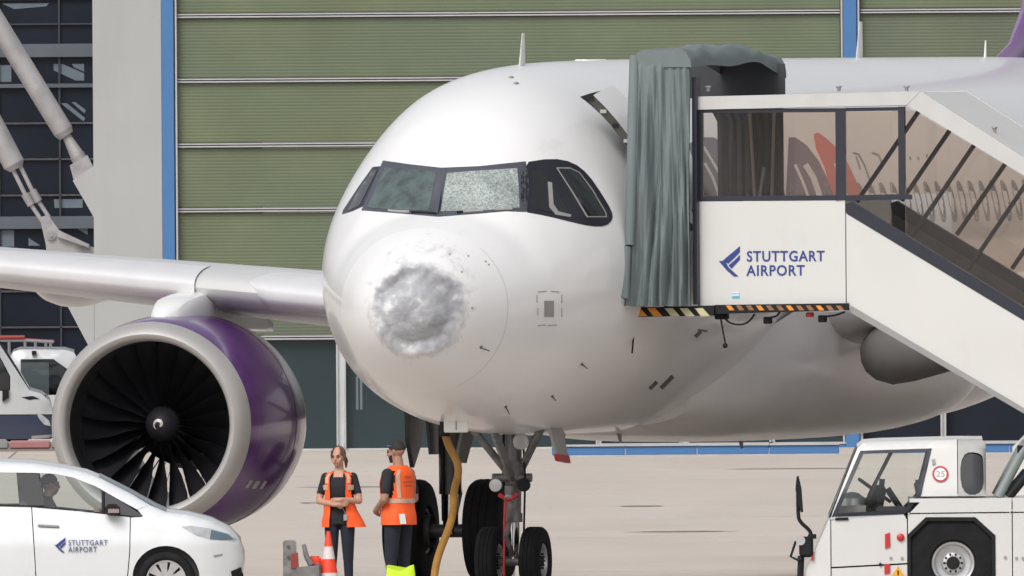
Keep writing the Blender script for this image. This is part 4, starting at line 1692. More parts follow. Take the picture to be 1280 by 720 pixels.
em = emblem_mesh(.00365).build('emblem', tx, panel)
em.location = (sx(900), -.006, sz(900, 349))
letter('STUTTGART', sx(935), -.004, sz(935, 329.5), .162, panel, 1.10, .0028, 98 / 111.5)
letter('AIRPORT', sx(935), -.004, sz(935, 347.5), .162, panel, 1.10, .0028, 73.5 / 111.5)
mb = MB()
mb.box((sx(921), -.004, sz(921, 372)), (.085, .004, .07), 1)
mb.box((sx(921), -.007, sz(921, 372)), (.085, .003, .014), 0)
mb.box((sx(921), -.007, sz(921, 369)), (.085, .003, .014), 0)
mb.build('sticker', [M['white'], mat('sticker_blue', (.12, .42, .68), .5)], panel)

# --- weather canopy of grey cloth round the aircraft door
cloth = mat('grey_green_canopy_cloth', (0.145, 0.178, 0.180), 0.75, var=0.14, vscale=2.2, bump=0.12, bscale=9, stretch=(1, 1, .5))
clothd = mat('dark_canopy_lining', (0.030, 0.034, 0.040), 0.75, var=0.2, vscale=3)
from mathutils import noise as nz_
rows = []
for i in range(70):
    t = i / 69
    r_ = []
    for k in range(101):
        s_ = k / 100
        pxl = 800 - 4 * t - 14 * t * t + 13 * t ** .8
        px = pxl + (870 - pxl) * s_
        py = 66 + (386 - 66) * t
        amp = .012 + .065 * min(1, t * 2.2) * (1 - .25 * t)
        ph = s_ * 5.2 * math.pi * 2 + 2.2 * math.sin(t * 2.1 + s_ * 3) + 1.4 * nz_.noise(Vector((s_ * 3, t * 1.6, .5)))
        fold = .35 * math.sin(ph) + 1.2 * (1 - 2.2 * abs(nz_.noise(Vector((s_ * 7 + .5 * t, t * 1.1, 2))))) + .45 * (1 - 2.2 * abs(nz_.noise(Vector((s_ * 13 - 1.5 * t, t * 1.7, 5))))) + .25 * nz_.noise(Vector((s_ * 26, t * 5, 9)))
        edge = 0.0
        if s_ < .1:
            edge = .14 * (1 - s_ / .1) ** 2
        if t < .06:
            edge += .16 * (1 - t / .06) ** 2
        r_.append((sx(px), -.24 + amp * fold + edge - .50 * t ** .8 * (1 - s_) ** 1.4, sz(px, py) + .01 * nz_.noise(Vector((s_ * 8, t, 4)))))
    rows.append(r_)
mb = MB()
mb.grid(rows, 0, True)
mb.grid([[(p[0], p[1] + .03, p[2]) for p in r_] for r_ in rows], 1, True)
can = mb.build('door_canopy', [cloth, clothd], stairs)
# side roll of cloth along the aircraft's skin
for seg in ([(800, 70), (799, 120), (797, 190), (795, 248), (793, 309)], [(789, 311), (787, 340), (785, 376)]):
    mb = MB()
    pts = [(sx(a + 13 * max(0, (b - 66) / 320) ** .8), -.18 - .50 * max(0, (b - 66) / 320) ** .8, sz(a, b)) for a, b in seg]
    mb.tube(pts, [.055, .062, .062, .06, .052][:len(pts)], 12)
    mb.build('cloth_roll', cloth, can)
# aft wall of the canopy and its end panel
YA = W_ST + .45
off_px = (YA + .1) * math.sin(TH) * SS
rows = []
for i in range(14):
    t = i / 13
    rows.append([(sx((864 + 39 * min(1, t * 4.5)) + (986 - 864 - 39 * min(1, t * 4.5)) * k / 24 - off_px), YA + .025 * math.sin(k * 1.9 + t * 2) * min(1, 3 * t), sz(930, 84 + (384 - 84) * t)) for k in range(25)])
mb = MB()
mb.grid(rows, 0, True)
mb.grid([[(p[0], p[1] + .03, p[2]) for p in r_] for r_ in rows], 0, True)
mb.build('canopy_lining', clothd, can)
for a, b in ((( -.78 + .33, 3.5), (-.62 + .33, 4.5)), ((-.50 + .33, 5.2), (-.56 + .33, 3.4)), ((-.78 + .33, 5.2), (-.70 + .33, 3.5))):
    mb = MB()
    mb.tube([(a[0] + .42, YA - .06, a[1] + .2), (b[0] + .42, YA - .06, b[1] + .2)], .018, 6)
    mb.build('canopy_strut', M['grey'], can)
# top: gathered cloth over a bowed frame
rows = []
for i in range(41):
    t = i / 40
    r_ = []
    yy = -.24 + (YA + .28) * t
    for k in range(21):
        a = math.pi * (k / 20)
        wr = 1 + .28 * nz_.noise(Vector((t * 8, k * .30, 1.5))) + .22 * (1 - 2 * abs(nz_.noise(Vector((t * 19, k * .4, 7)))))
        xl = (sx(800) + sx(872)) / 2 + .36 * t
        hw_ = (sx(872) - sx(800)) / 2 * (1.0 + .02 * math.sin(t * 20))
        sag = .035 * math.sin(t * math.pi) - .11 * max(0, t - .72) / .28 - .02
        drop = .19 * (.75 + .35 * nz_.noise(Vector((t * 4, 2.2, .3))))
        r_.append((xl - hw_ * 1.03 * math.copysign(abs(math.cos(a)) ** .55, math.cos(a)), yy, sz(835, 66) + sag - drop + (drop + .035) * abs(math.sin(a)) ** .6 * wr))
    rows.append(r_)
mb = MB()
mb.grid(rows, 0, True)
mb.add(rows[0], [tuple(range(21))], 0)
mb.add(rows[-1], [tuple(reversed(range(21)))], 0)
mb.build('canopy_top', cloth, can)
mb = MB()
mb.box((sx(873), .0, (sz(873, 95) + sz(873, 386)) / 2), (.05, .22, 2.5), 0)
mb.build('canopy_post', M['navyframe'], can)
mb = MB()
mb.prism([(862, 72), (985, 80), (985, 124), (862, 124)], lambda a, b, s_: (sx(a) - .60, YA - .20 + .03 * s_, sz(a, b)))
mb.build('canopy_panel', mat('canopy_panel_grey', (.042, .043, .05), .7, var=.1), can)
mb = MB()
mb.box((sx(893), YA - .09, sz(930, 98)), (.03, .05, .3), 0)
mb.build('canopy_post', M['navyframe'], can)
# carrier chassis of the stairs (its corner shows at the right edge) and props
mb = MB()
mb.box((5.6, W_ST / 2, .75), (4.6, 1.7, .3), 0, bev=.03)
mb.prism([(3.42, 1.0), (3.46, 1.62), (3.62, 1.78), (4.3, 1.78), (4.3, 1.0)], lambda a, b, s_: (a, .35 + 1.5 * s_, b))
for yy in (.45, W_ST - .45):
    mb.tube([(4.5, yy, .8), (4.5, yy, 1.05)], .09, 10, 1)
mb.build('chassis', [stw, M['grey']], stairs)
for x in (4.3, 6.9):
    for yy, sd in ((.28, -1), (W_ST - .28, 1)):
        wheel(stairs, (x, yy, .40), .40, .26, .23, M['alloy'])
# ================================================================== VEHICLES
def seg_dist(p, a, b):
    dx, dy = b[0] - a[0], b[1] - a[1]
    L = dx * dx + dy * dy
    t = 0 if L == 0 else max(0, min(1, ((p[0] - a[0]) * dx + (p[1] - a[1]) * dy) / L))
    return math.hypot(p[0] - a[0] - dx * t, p[1] - a[1] - dy * t)


class Body:
    """a vehicle shell: side skins shaped by yfun, joined over the top along a silhouette"""

    def __init__(s, halfw, sil, rnd=.09, tumble=(.8, .16), nose=None, belt=None):
        s.hw, s.sil, s.r, s.tum, s.nose = halfw, sil, rnd, tumble, nose

    def y(s, x, z):
        d = min(seg_dist((x, z), s.sil[i], s.sil[i + 1]) for i in range(len(s.sil) - 1))
        y = s.hw
        if z > s.tum[0]:
            y -= s.tum[1] * (z - s.tum[0])
        else:
            y -= .06 * ((s.tum[0] - z) / s.tum[0]) ** 2
        if s.nose:
            for (xn, ln, am) in s.nose:
                k = (x - xn) / ln if ln > 0 else (xn - x) / -ln
                if k > 0:
                    y -= am * min(1.3, k) ** 2
        if d < s.r:
            k = 1 - d / s.r
            y -= s.r * .8 * (1 - math.sqrt(max(0, 1 - k * k)))
        return y

    def skin(s, outer, holes, name, m_, parent, step=.06, thick=.03, off=0.0, both=True, label=None, sides=(-1, 1)):
        V, F = fill(outer, holes, step)
        out = []
        for sd in sides:
            mb = MB()
            T = [(x, sd * (s.y(x, z) + off), z) for x, z in V]
            B = [(x, sd * (s.y(x, z) + off - thick), z) for x, z in V]
            sheet(mb, T, B, F, 0, True)
            out.append(mb.build(name, m_, parent, label))
        return out

    def top(s, i0, i1, name, m_, parent, crown=.03, n=12, inset=0.0, dz=0.0):
        rows = []
        for (x, z) in s.sil[i0:i1 + 1]:
            h = s.y(x, z) - inset
            rows.append([(x, -h + 2 * h * k / n, z + dz + crown * (1 - (2 * k / n - 1) ** 2)) for k in range(n + 1)])
        mb = MB()
        mb.grid(rows, 0, True)
        return mb.build(name, m_, parent)


carw = mat('car_white_paint', (0.66, 0.68, 0.70), 0.22, var=0.02, coat=0.8, dirt=((0.56, 0.56, 0.56), 2.0, 0.6, 0.95, (1, 1, 1)))
cglass = glass_mat('car_window_glass', (0.86, 0.90, 0.875), 0.06)
cabin = mat('dark_cabin_trim', (0.025, 0.026, 0.03), 0.7, var=0.2)
seatm = mat('seat_cloth', (0.04, 0.042, 0.046), 0.85, var=0.2)
lampm = mat('headlamp_lens', (0.40, 0.43, 0.45), 0.12, coat=1.0, var=0.2, vscale=12)
lampd = mat('headlamp_dark', (0.10, 0.15, 0.19), 0.12, coat=1.0)

# ------------------------------------------------------------------ white airport car
CS = 115.8
car = root('car', ((-337) / CS, 495.4, 0), 0, 'white hatchback car with blue airport lettering on its door in front of the engine', 'car')


def C(px, py):
    return ((px - 303) / CS, (758.6 - (py - 3.2 - (px - 150) * -.007 - .2) + .0) / CS)


def CP(l):
    return [C(*p) for p in l]


top_px = [(-176, 690), (-172, 655), (-160, 628), (-140, 603), (-110, 587), (-70, 578), (-35, 575.5), (0, 577), (40, 579), (80, 585), (106, 590.5), (122, 597), (160, 616), (192, 634), (206, 640), (232, 643), (262, 651), (284, 662), (298, 676), (303, 690), (303, 704), (299, 722), (296, 744)]
sil = CP(top_px)
body = Body(.87, sil, .085, (.72, .30), [(-.62, .62, .30), (-3.75, -.4, .16)])
arch_f = [C(205 + 42 * math.cos(a), 722 - 40 * math.sin(a)) for a in [math.pi * i / 16 for i in range(17)]]
arch_r = [C(-92 + 42 * math.cos(a), 722 - 40 * math.sin(a)) for a in [math.pi * i / 16 for i in range(17)]]
bz = 745
# fender and nose, two doors, rear quarter with the window line: separate panels with real gaps
fender = CP([(161.5, 646), (177, 645.5), (170, 637), (186, 631.5)]) + CP([(192, 634), (206, 640), (232, 643), (262, 651), (284, 662), (298, 676), (303, 690), (303, 704), (299, 722), (296, 744), (251, 744)]) + arch_f + CP([(157.4, 722), (160.5, 690)])
body.skin(fender, [], 'fender', carw, car)
fdoor = CP([(38, 632.5), (100, 638), (160.3, 646), (159.3, 690), (155.8, 725), (152.8, 744), (44, 744), (42, 700)])
rdoor = CP([(-66, 632), (-20, 631), (36.8, 632.4), (40.8, 700), (42.8, 744), (-44, 744), (-46, 722), (-54, 700), (-66, 686)])
fd = body.skin(fdoor, [], 'front_door', carw, car)
rd = body.skin(rdoor, [], 'rear_door', carw, car)
quarter = CP([(-67.2, 632), (-67.2, 684)]) + [p for p in arch_r if p[1] > C(0, 688)[1] - .0][::1] + CP([(-138, 722), (-138, 744), (-170, 744), (-176, 690), (-172, 655), (-160, 628), (-140, 603), (-128, 601), (-112, 612), (-92, 628)])
body.skin(quarter, [], 'rear_quarter', carw, car)
# roof rail and window pillars in one panel with the window openings cut out
rail = CP([(186, 631.5), (160, 616), (122, 597), (106, 590.5), (80, 585), (40, 579), (0, 577), (-35, 575.5), (-70, 578), (-110, 587), (-127, 600), (-110, 594), (-80, 592), (-35, 590), (0, 590.5), (40, 591), (66, 592), (90, 597), (118, 608), (146, 624), (169, 636.5)])
body.skin(rail, [], 'roof_rail', carw, car, .05)
body.skin(CP([(18.5, 590.5), (46, 591), (54, 632), (22, 631.5)]), [], 'door_pillar', M['blackglass'], car, .05, off=-.012)
body.skin(CP([(125, 611.5), (128, 613), (128, 641), (125, 640.5)]), [], 'quarter_light_bar', M['black'], car, .05, off=-.006)
body.skin(CP([(-73, 592), (-66, 592), (-62, 631), (-69, 631)]), [], 'door_pillar', M['blackglass'], car, .05, off=-.012)
for q in ([(47, 591.5), (66, 592.5), (90, 597.5), (124, 611), (124, 640), (54, 633.5), (52, 630)], [(-65, 592), (-35, 590.5), (18, 591), (21.5, 631), (-20, 630.5), (-60, 631)]):
    body.skin(CP(q), [], 'side_window', cglass, car, .08, thick=.004, off=-.016)
body.skin(CP([(129, 613.5), (146, 624.5), (172, 641), (176, 645), (160, 645.5), (129, 641)]), [], 'quarter_window', M['blackglass'], car, .08, thick=.004, off=-.014)
body.skin(CP([(-74, 592), (-108, 595), (-124, 603), (-96, 627), (-70, 630.5)]), [], 'quarter_window', M['blackglass'], car, .08, thick=.004, off=-.014)
# black window line and lower mouldings
body.skin(CP([(-66, 631.2), (20, 631), (55, 633.5), (128, 641), (176, 646), (162, 646.6), (100, 639.2), (38, 634), (-20, 632.6), (-66, 633.6)]), [], 'window_seal', M['black'], car, .08, thick=.01, off=.002)
# roof, windscreen, bonnet, tail
body.top(0, 4, 'tailgate', carw, car, .02)
body.top(4, 5, 'rear_window', M['blackglass'], car, .02)
body.top(5, 11, 'roof', carw, car, .035)
body.top(11, 14, 'windscreen', cglass, car, .05)
body.top(14, 18, 'bonnet', carw, car, .04)
body.top(18, 22, 'front_bumper', carw, car, .0)
for q, m_ in ([(224, 658), (236, 657), (262, 660.5), (284, 667.5), (294, 674.5), (291, 676), (280, 675.5), (262, 674.5), (244, 669.5)], lampm), ([(262, 662), (283, 668), (290, 674), (278, 675), (260, 673.5)], lampd):
    body.skin(CP(q), [], 'headlight', m_, car, .04, thick=.02, off=.004 if m_ is lampm else .008)
body.skin(CP([(286, 714), (299, 709), (301, 722), (288, 726)]), [], 'bumper_vent', M['black'], car, .04, thick=.02, off=.004)
body.skin(CP([(264, 694), (276, 692), (276, 694), (266, 697)]), [], 'fender_badge', M['grey'], car, .04, thick=.01, off=.004)
for o in fd:
    sd = 1 if o.data.vertices[0].co.y > 0 else -1
    mb = MB()
    x0, z0 = C(45, 656.5)
    x1, z1 = C(72, 658.5)
    yy = body.y(x0, z0)
    mb.box(((x0 + x1) / 2, sd * (yy + .012), (z0 + z1) / 2), (x1 - x0, .03, .028), 0, Matrix.Rotation(.07, 3, 'Y'), .01)
    mb.build('handle', M['grey'], o)
    mb = MB()
    mx_, mz_ = C(135, 637)
    mb.box((mx_ + .03, sd * (body.y(mx_, mz_ - .05) + .10), mz_), (.17, .16, .125), 0, None, .04)
    mb.tube([(mx_ + .06, sd * (body.y(mx_, mz_ - .1) - .02), mz_ - .05), (mx_ + .04, sd * (body.y(mx_, mz_ - .1) + .06), mz_ - .03)], .025, 8)
    mi = mb.build('mirror', M['black'], o)
    mb = MB()
    mb.box((mx_ + .045, sd * (body.y(mx_, mz_ - .05) + .184), mz_ - .012), (.12, .012, .05), 0, None, .005)
    mb.build('mirror_cap', mat('mirror_cap_rosy', (.30, .22, .22), .15, coat=1), mi)
near_fd = fd[0]
x0, z0 = C(66, 690)
em2 = emblem_mesh(.0018).build('emblem', tx, near_fd)
em2.location = (x0, -body.y(x0, z0) - .012, z0 - .005)
em2.scale = (1.0, 1, 1.0)
txg = mat('car_lettering_grey_blue', (0.10, 0.12, 0.22), 0.5)
for body_t, xp, yp, w_ in (('STUTTGART', 83, 681.5, 49), ('AIRPORT', 83, 690, 36)):
    x0, z0 = C(xp, yp)
    letter(body_t, x0, -body.y(x0, z0) - .012, z0, .083, near_fd, 1.12, .0008, w_ / CS, txg)
# floor pan, cabin
mb = MB()
mb.box((-2.05, 0, .30), (3.7, 1.35, .22))
mb.box((-1.15, 0, .62), (1.1, 1.5, .55))
mb.box((-3.4, 0, .62), (.9, 1.4, .6))
mb.box((-1.28, 0, .93), (.42, 1.5, .16))
for x in (-.846, -3.41):
    mb.box((x, 0, .45), (.85, 1.55, .62))
mb.build('underbody', cabin, car)
for x, yy in ((-2.15, -.37), (-2.15, .37), (-2.95, -.37), (-2.95, .37)):
    mb = MB()
    mb.box((x + .2, yy, .55), (.52, .5, .16), 0, None, .05)
    R = Matrix.Rotation(RAD(-16), 3, 'Y')
    mb.box((x - .10, yy, .88), (.13, .48, .62), 0, R, .05)
    mb.box((x - .20, yy, 1.28), (.09, .26, .20), 0, R, .04)
    for k in (-.06, .06):
        mb.tube([(x - .16, yy + k, 1.14), (x - .19, yy + k, 1.24)], .008, 6)
    mb.build('seat', seatm, car)
mb = MB()
c_ = Vector((-1.52, -.37, .93))
n_ = Vector((-.45, 0, .25)).normalized()
e1, e2 = Vector((0, 1, 0)), n_.cross(Vector((0, 1, 0)))
mb.tube([c_ + e1 * .18 * math.cos(a) + e2 * .18 * math.sin(a) for a in [2 * math.pi * i / 20 for i in range(21)]], .016, 6)
mb.tube([c_ - e1 * .17, c_ + e1 * .17], .02, 6)
mb.tube([c_, c_ - n_ * .3], .03, 6)
mb.build('steering_wheel', M['black'], car)
for x in (-.846, -3.41):
    for yy, sd in ((-.76, -1), (.76, 1)):
        wheel(car, (x, yy, .315), .315, .195, .222, M['alloy'], spokes=9)

# ------------------------------------------------------------------ white tow tractor
TS = 118.2
tug = root('tow_tractor', ((1002 - 640) / TS, 485.6, 0), 0, 'white aircraft tow tractor with low cab, black octagonal wheel arch and tall mirrors', 'tractor')


def T(px, py):
    return ((px - 1002) / TS, (773.6 - (py + 3.2 + (px - 1100) * .007)) / TS)


def TP(l):
    return [T(*p) for p in l]


tugw = mat('tug_white_paint', (0.60, 0.60, 0.59), 0.4, var=0.03, vscale=1.5, coat=0.2, dirt=((0.52, 0.51, 0.49), 1.6, 0.6, 0.95, (1, 1, 1)))
tglass = glass_mat('tractor_window_glass', (0.965, 0.975, 0.95), 0.05)
tsil = TP([(996, 752), (998, 735), (1004, 716), (1014, 694), (1024, 672), (1034, 648), (1048, 614), (1064, 574), (1070, 560), (1078, 554), (1096, 552.5), (1150, 551), (1190, 550), (1227, 550), (1231, 556), (1231, 612)])
tb = Body(1.05, tsil, .06, (1.3, .30), [(-9, -1, 0)])
# the cab side with the big window opening
win = [(1076, 566), (1161, 563), (1146, 622), (1128, 640), (1041, 644)]
cab_side = [(1035.5, 650), (1049, 614), (1065, 574), (1071, 560), (1078, 554), (1096, 552.5), (1150, 551), (1195, 550), (1195, 620.5), (1150, 621), (1136, 634), (1128, 642), (1128, 650)]
tb.skin(TP(cab_side), [TP(win)], 'cab_side', tugw, tug, .07)
wf = [(1074, 564), (1163.5, 561), (1148.5, 623.5), (1129, 643), (1037.5, 646.5)]
tb.skin(TP(wf), [TP([(1078, 568), (1158, 565), (1144, 620.5), (1127, 638), (1045, 642)])], 'window_frame', M['navyframe'], tug, .07, thick=.03, off=.006)
tb.skin(TP([(1112, 566.5), (1115.5, 566.4), (1096, 603), (1088, 621), (1084, 621)]), [], 'window_bar', M['black'], tug, .07, thick=.02, off=-.20)
tb.skin(TP([(1077, 567), (1160, 564), (1145, 621.5), (1127.5, 639), (1043, 643)]), [], 'side_window', tglass, tug, .12, thick=.004, off=-.01)
# rear part of the cab: grey frame and a dark rounded window
tb.skin(TP([(1196, 550), (1227, 550), (1231, 556), (1231, 620.5), (1196, 620.5)]), [chaikin(TP([(1199, 566), (1226, 566), (1228, 580), (1228, 619), (1199, 619)]), 2)], 'cab_rear_frame', mat('tug_grey_trim', (.40, .40, .39), .5, var=.1), tug, .07, off=-.004)
tb.skin(TP([(1197, 562), (1229, 562), (1229.5, 619.5), (1197, 619.5)]), [], 'rear_quarter_window', M['blackglass'], tug, .1, thick=.005, off=-.03)
tb.top(0, 5, 'front_panel', tugw, tug, .02)
tb.top(5, 8, 'windscreen', tglass, tug, .03)
tb.top(8, 13, 'cab_roof', tugw, tug, .03)
tb.top(13, 15, 'rear_window', M['blackglass'], tug, .0)
# body side: door with a real gap, octagonal arch cut out
oct_ = [(1134.5, 671), (1156, 650.2), (1215.5, 650.2), (1239, 671), (1239, 735), (1222, 752), (1150, 752), (1134.5, 738)]
tb2 = Body(1.15, TP([(980, 800), (980, 801)]), .01, (1.4, .1), None)


def tb2y(x, z):
    k = max(0.0, (T(1045, 0)[0] - x) / .42)
    return 1.15 - .10 * min(1, k) ** 2


tb2.y = tb2y
door = TP([(1037, 651), (1127.5, 643.5), (1131.5, 650), (1131.5, 704), (1037, 709)])
dd = tb2.skin(door, [], 'door', tugw, tug, .1)
tb2.skin(TP([(1035.7, 650.5), (1035.7, 754), (996, 754), (998, 735), (1004, 716), (1014, 694), (1024, 672), (1034, 649)]), [], 'front_corner', tugw, tug, .06)
tb2.skin(TP([(1037, 711), (1132.5, 706), (1133.5, 752), (1037, 754)]), [], 'sill_panel', tugw, tug, .1)
# deck side: white top band and panel with the arch
tb2.skin(TP([(1133, 644), (1152, 624), (1262.5, 622.5), (1262.5, 640), (1133, 641.5)]), [], 'deck_edge', tugw, tug, .1, off=.012)
tb2.skin(TP([(1132.8, 643), (1262.5, 641.5), (1262.5, 754), (1225, 754), (1240.3, 736), (1240.3, 670), (1216.5, 648.6), (1155, 648.8), (1133, 670)]), [], 'side_panel', tugw, tug, .1)
tb2.skin(TP([(1263.8, 622.5), (1420, 622), (1420, 640), (1263.8, 640)]), [], 'deck_edge', tugw, tug, .1, off=.012)
tb2.skin(TP([(1263.8, 641.5), (1420, 641), (1420, 754), (1263.8, 754)]), [], 'side_panel', tugw, tug, .1)
rimo = [(1131.5, 669.5), (1155, 646.8), (1217, 646.8), (1242, 669.5), (1242, 737), (1222, 756), (1150, 756), (1131.5, 740)]
tb2.skin(TP(rimo), [TP([(1136, 672), (1157, 651.5), (1215, 651.5), (1237.5, 672), (1237.5, 735), (1220, 751), (1152, 751), (1136, 736)])], 'arch_trim', M['black'], tug, .1, thick=.05, off=.008)
mb = MB()
x0, x1 = T(1030, 0)[0], T(1425, 0)[0]
for (a, b, zz0, zz1) in ((1015, 1128, 700, 760), (1128, 1245, 700, 705), (1245, 1420, 650, 758)):
    p, q = T(a, zz0), T(b, zz1)
    mb.box(((p[0] + q[0]) / 2, 0, (p[1] + q[1]) / 2), (q[0] - p[0], 2.0, p[1] - q[1]))
p, q = T(1130, 648), T(1245, 752)
for sd in (-1, 1):
    mb.box(((p[0] + q[0]) / 2, sd * .70, (p[1] + q[1]) / 2), (q[0] - p[0], .05, p[1] - q[1]))
mb.build('chassis', M['black'], tug)
mb = MB()
p, q = T(1135, 623), T(1419, 650)
mb.box(((p[0] + q[0]) / 2, 0, p[1] - .025), (q[0] - p[0], 2.28, .04))
mb.build('deck', tugw, tug)
for px in (1189, 1372):
    for yy in (-.93, .93):
        w0 = T(px, 704)
        wheel(tug, (w0[0], yy, .555), .555, .40, .235, M['alloy'])
# cab interior: wheel, column, seat, console
mb = MB()
a_, b_ = T(1076, 634), T(1104, 612)
mb.box((T(1060, 640)[0], 0, T(1060, 640)[1] - .02), (.35, 1.7, .16), 1)
mb.lathe([(0, .16), (.1, .15), (.16, .06), (.17, .001)], (T(1064, 636)[0], -.4, T(1064, 636)[1]), (0, 0, 1), 14, 2)
c_ = Vector((T(1092, 614)[0], -.45, T(1092, 614)[1]))
n_ = Vector((.55, 0, .75)).normalized()
e1, e2 = Vector((0, 1, 0)), n_.cross(Vector((0, 1, 0)))
mb.tube([c_ + e1 * .2 * math.cos(t) + e2 * .2 * math.sin(t) for t in [2 * math.pi * i / 22 for i in range(23)]], .02, 6)
for t in (0, 2.1, 4.2):
    mb.tube([c_, c_ + e1 * .2 * math.cos(t) + e2 * .2 * math.sin(t)], .02, 6)
mb.tube([c_, (T(1076, 650)[0], -.45, T(1076, 650)[1])], .05, 8)
mb.box((T(1096, 628)[0], -.1, T(1096, 628)[1]), (.14, .16, .34), 0, Matrix.Rotation(.2, 3, 'Y'), .03)
mb.tube([(T(1102, 600)[0], -.2, T(1102, 600)[1]), (T(1098, 640)[0], -.2, T(1098, 640)[1])], .03, 8)
mb.tube([(T(1108, 612)[0], -.3, T(1108, 612)[1]), (T(1124, 636)[0], -.3, T(1124, 636)[1])], .035, 8)
mb.build('controls', [M['black'], M['grey'], M['alloy']], tug)
mb = MB()
mb.box((T(1118, 640)[0], -.45, T(1118, 640)[1] + .0), (.42, .45, .10), 0, None, .03)
mb.box((T(1137, 615)[0] + .12, -.45, T(1137, 625)[1]), (.10, .42, .42), 0, Matrix.Rotation(RAD(-12), 3, 'Y'), .04)
mb.build('seat', seatm, tug)
mb = MB()
mb.tube([(T(1155, 598)[0], -.9, T(1155, 598)[1]), (T(1155, 603)[0], -.9, T(1155, 603)[1])], .03, 8)
mb.build('window_catch', M['black'], tug)
yS = -1.158


def tplate(name, pts, m_, dy=0.0, parent=tug, cab=False, th=.012):
    mb = MB()
    P_ = TP(pts)
    cx, cz = sum(p[0] for p in P_) / len(P_), sum(p[1] for p in P_) / len(P_)
    yf = tb.y if cab else tb2.y
    mb.prism(P_, lambda a, b, s_: (a, -yf(a, b) - .003 - dy - th * s_, b))
    return mb.build(name, m_, parent)


def circ(cx, cy, r, n=24):
    return [(cx + r * math.cos(2 * math.pi * i / n), cy + r * math.sin(2 * math.pi * i / n)) for i in range(n)]


redm = mat('sign_red', (.42, .03, .05), .4)
sg = tplate('speed_sign', circ(1174, 593, 10.2), redm, 0, cab=True, th=.008)
tplate('sign_face', circ(1174, 593, 7.6), M['white'], .0085, sg, True, .003)
x0, z0 = T(1168.3, 596.2)
letter('25', x0, -tb.y(x0, z0) - .016, z0, .085, sg, 1.0, .001, 11 / TS, M['grey']).rotation_euler.x = RAD(90 - 16.7)
tplate('door_handle', [(1042, 647.5), (1058.5, 647), (1058.5, 650.5), (1042, 651)], M['black'], 0, dd[0])
tplate('red_reflector', [(1104, 668), (1110, 666), (1110.5, 684), (1104, 686)], M['red'])
tplate('red_reflector', [(1103, 706), (1110, 705), (1110, 717), (1103, 718)], M['red'])
mb = MB()
x0, z0 = T(1123.5, 672)
mb.lathe([(0, .042), (.02, .04), (.035, .02), (.036, .001)], (x0, -tb2.y(x0, z0), z0), (0, -1, 0), 16)
mb.build('marker_lamp', M['red'], tug)
tri = tplate('warning_triangle', [(1120, 708), (1132, 727), (1108, 727)], mat('warning_yellow', (.72, .36, .02), .4))
tplate('warning_mark', [(1119, 713.5), (1121, 713.5), (1120.6, 720), (1119.4, 720)], M['black'], .013, tri, th=.003)
tplate('stud', circ(1098, 706, 2.2, 10), M['black'])
for (x, y_) in ((1111, 698), (1125, 698), (1254, 697), (1268, 698), (1276, 698)):
    tplate('stud', [(x - 1.5, y_ - 1.5), (x + 1.5, y_ - 1.5), (x + 1.5, y_ + 1.5), (x - 1.5, y_ + 1.5)], M['seam'])
tplate('maker_plate', [(1163, 575), (1167, 574), (1168, 580), (1164, 582)], M['seam'], 0, cab=True)
# mirrors on their bent arm, front lamp bracket
mb = MB()
mb.tube([(T(a, b)[0], -1.12, T(a, b)[1]) for a, b in chaikin([(1012, 672), (1011, 664), (998, 653), (995.5, 645), (995.5, 610)], 2, False)], .02, 8)
ma = mb.build('mirror_arm', M['black'], tug)
mb = MB()
mb.prism(TP([(994, 596), (996.5, 595), (1000, 610), (1002, 640), (999, 641), (995, 628), (992.5, 612)]), lambda a, b, s_: (a, -1.30 + .26 * s_, b))
mb.build('mirror', M['black'], ma)
mb = MB()
mb.box((T(1005.5, 684)[0], -1.10, T(1005.5, 684)[1]), (.15, .16, .22), 0, None, .03)
mb.tube([(T(a, b)[0], -1.14, T(a, b)[1]) for a, b in ((1002, 673), (992, 678), (986, 696), (996, 701), (1000, 698))], .016, 6)
mb.tube([(T(999, 695)[0], -1.10, T(999, 695)[1]), (T(996.5, 760)[0], -1.10, T(996.5, 760)[1])], .035, 8)
mb.box((T(1013, 671)[0], -1.10, T(1013, 671)[1]), (.09, .1, .05), 0)
lb = mb.build('lamp_bracket', M['black'], tug)
mb = MB()
mb.tube([(T(998.5, 676)[0], -1.19, T(998.5, 676)[1]), (T(998.5, 676)[0], -1.15, T(998.5, 676)[1])], .05, 14)
mb.build('front_lamp', M['alloy'], lb)
mb = MB()
mb.box((T(1013, 690)[0], -1.10, T(1013, 690)[1]), (.02, .1, .18), 0)
mb.build('red_reflector', M['red'], lb)
# the second, rearward cab windscreen frame at the right edge
mb = MB()
for yy in (-.95, .95):
    mb.tube([(T(1246, 622)[0], yy, T(1246, 622)[1]), (T(1276, 566)[0], yy * .95, T(1276, 566)[1]), (T(1284, 556)[0], yy * .95, T(1284, 556)[1])], .055, 10, 0)
    mb.tube([(T(1259, 622)[0], yy + .02, T(1259, 622)[1]), (T(1284, 592)[0], yy * .97, T(1284, 592)[1])], .05, 10, 1)
mb.tube([(T(1284, 556)[0], -.9, T(1284, 556)[1]), (T(1284, 556)[0], .9, T(1284, 556)[1])], .05, 8, 0)
mb.box((T(1275, 562)[0], -.9, T(1275, 562)[1]), (.08, .1, .08), 1)
mb.build('rear_frame', [mat('rear_frame_grey_green', (.20, .23, .22), .4), M['black']], tug)
mb = MB()
mb.box((T(1216, 553)[0], .2, T(1216, 550)[1]), (.12, .2, .12), 0, None, .02)
mb.build('roof_beacon', M['black'], tug)

# ------------------------------------------------------------------ the two vehicles parked by the hangar
VS = FPX / 706.0
vanw = mat('van_silver_white', (0.50, 0.515, 0.53), 0.3, var=.03, coat=.4)
van = root('van', (-640 / VS, 707.0, 0), 0, 'white van with a dark blue lower half parked behind the striped kerb', 'van')


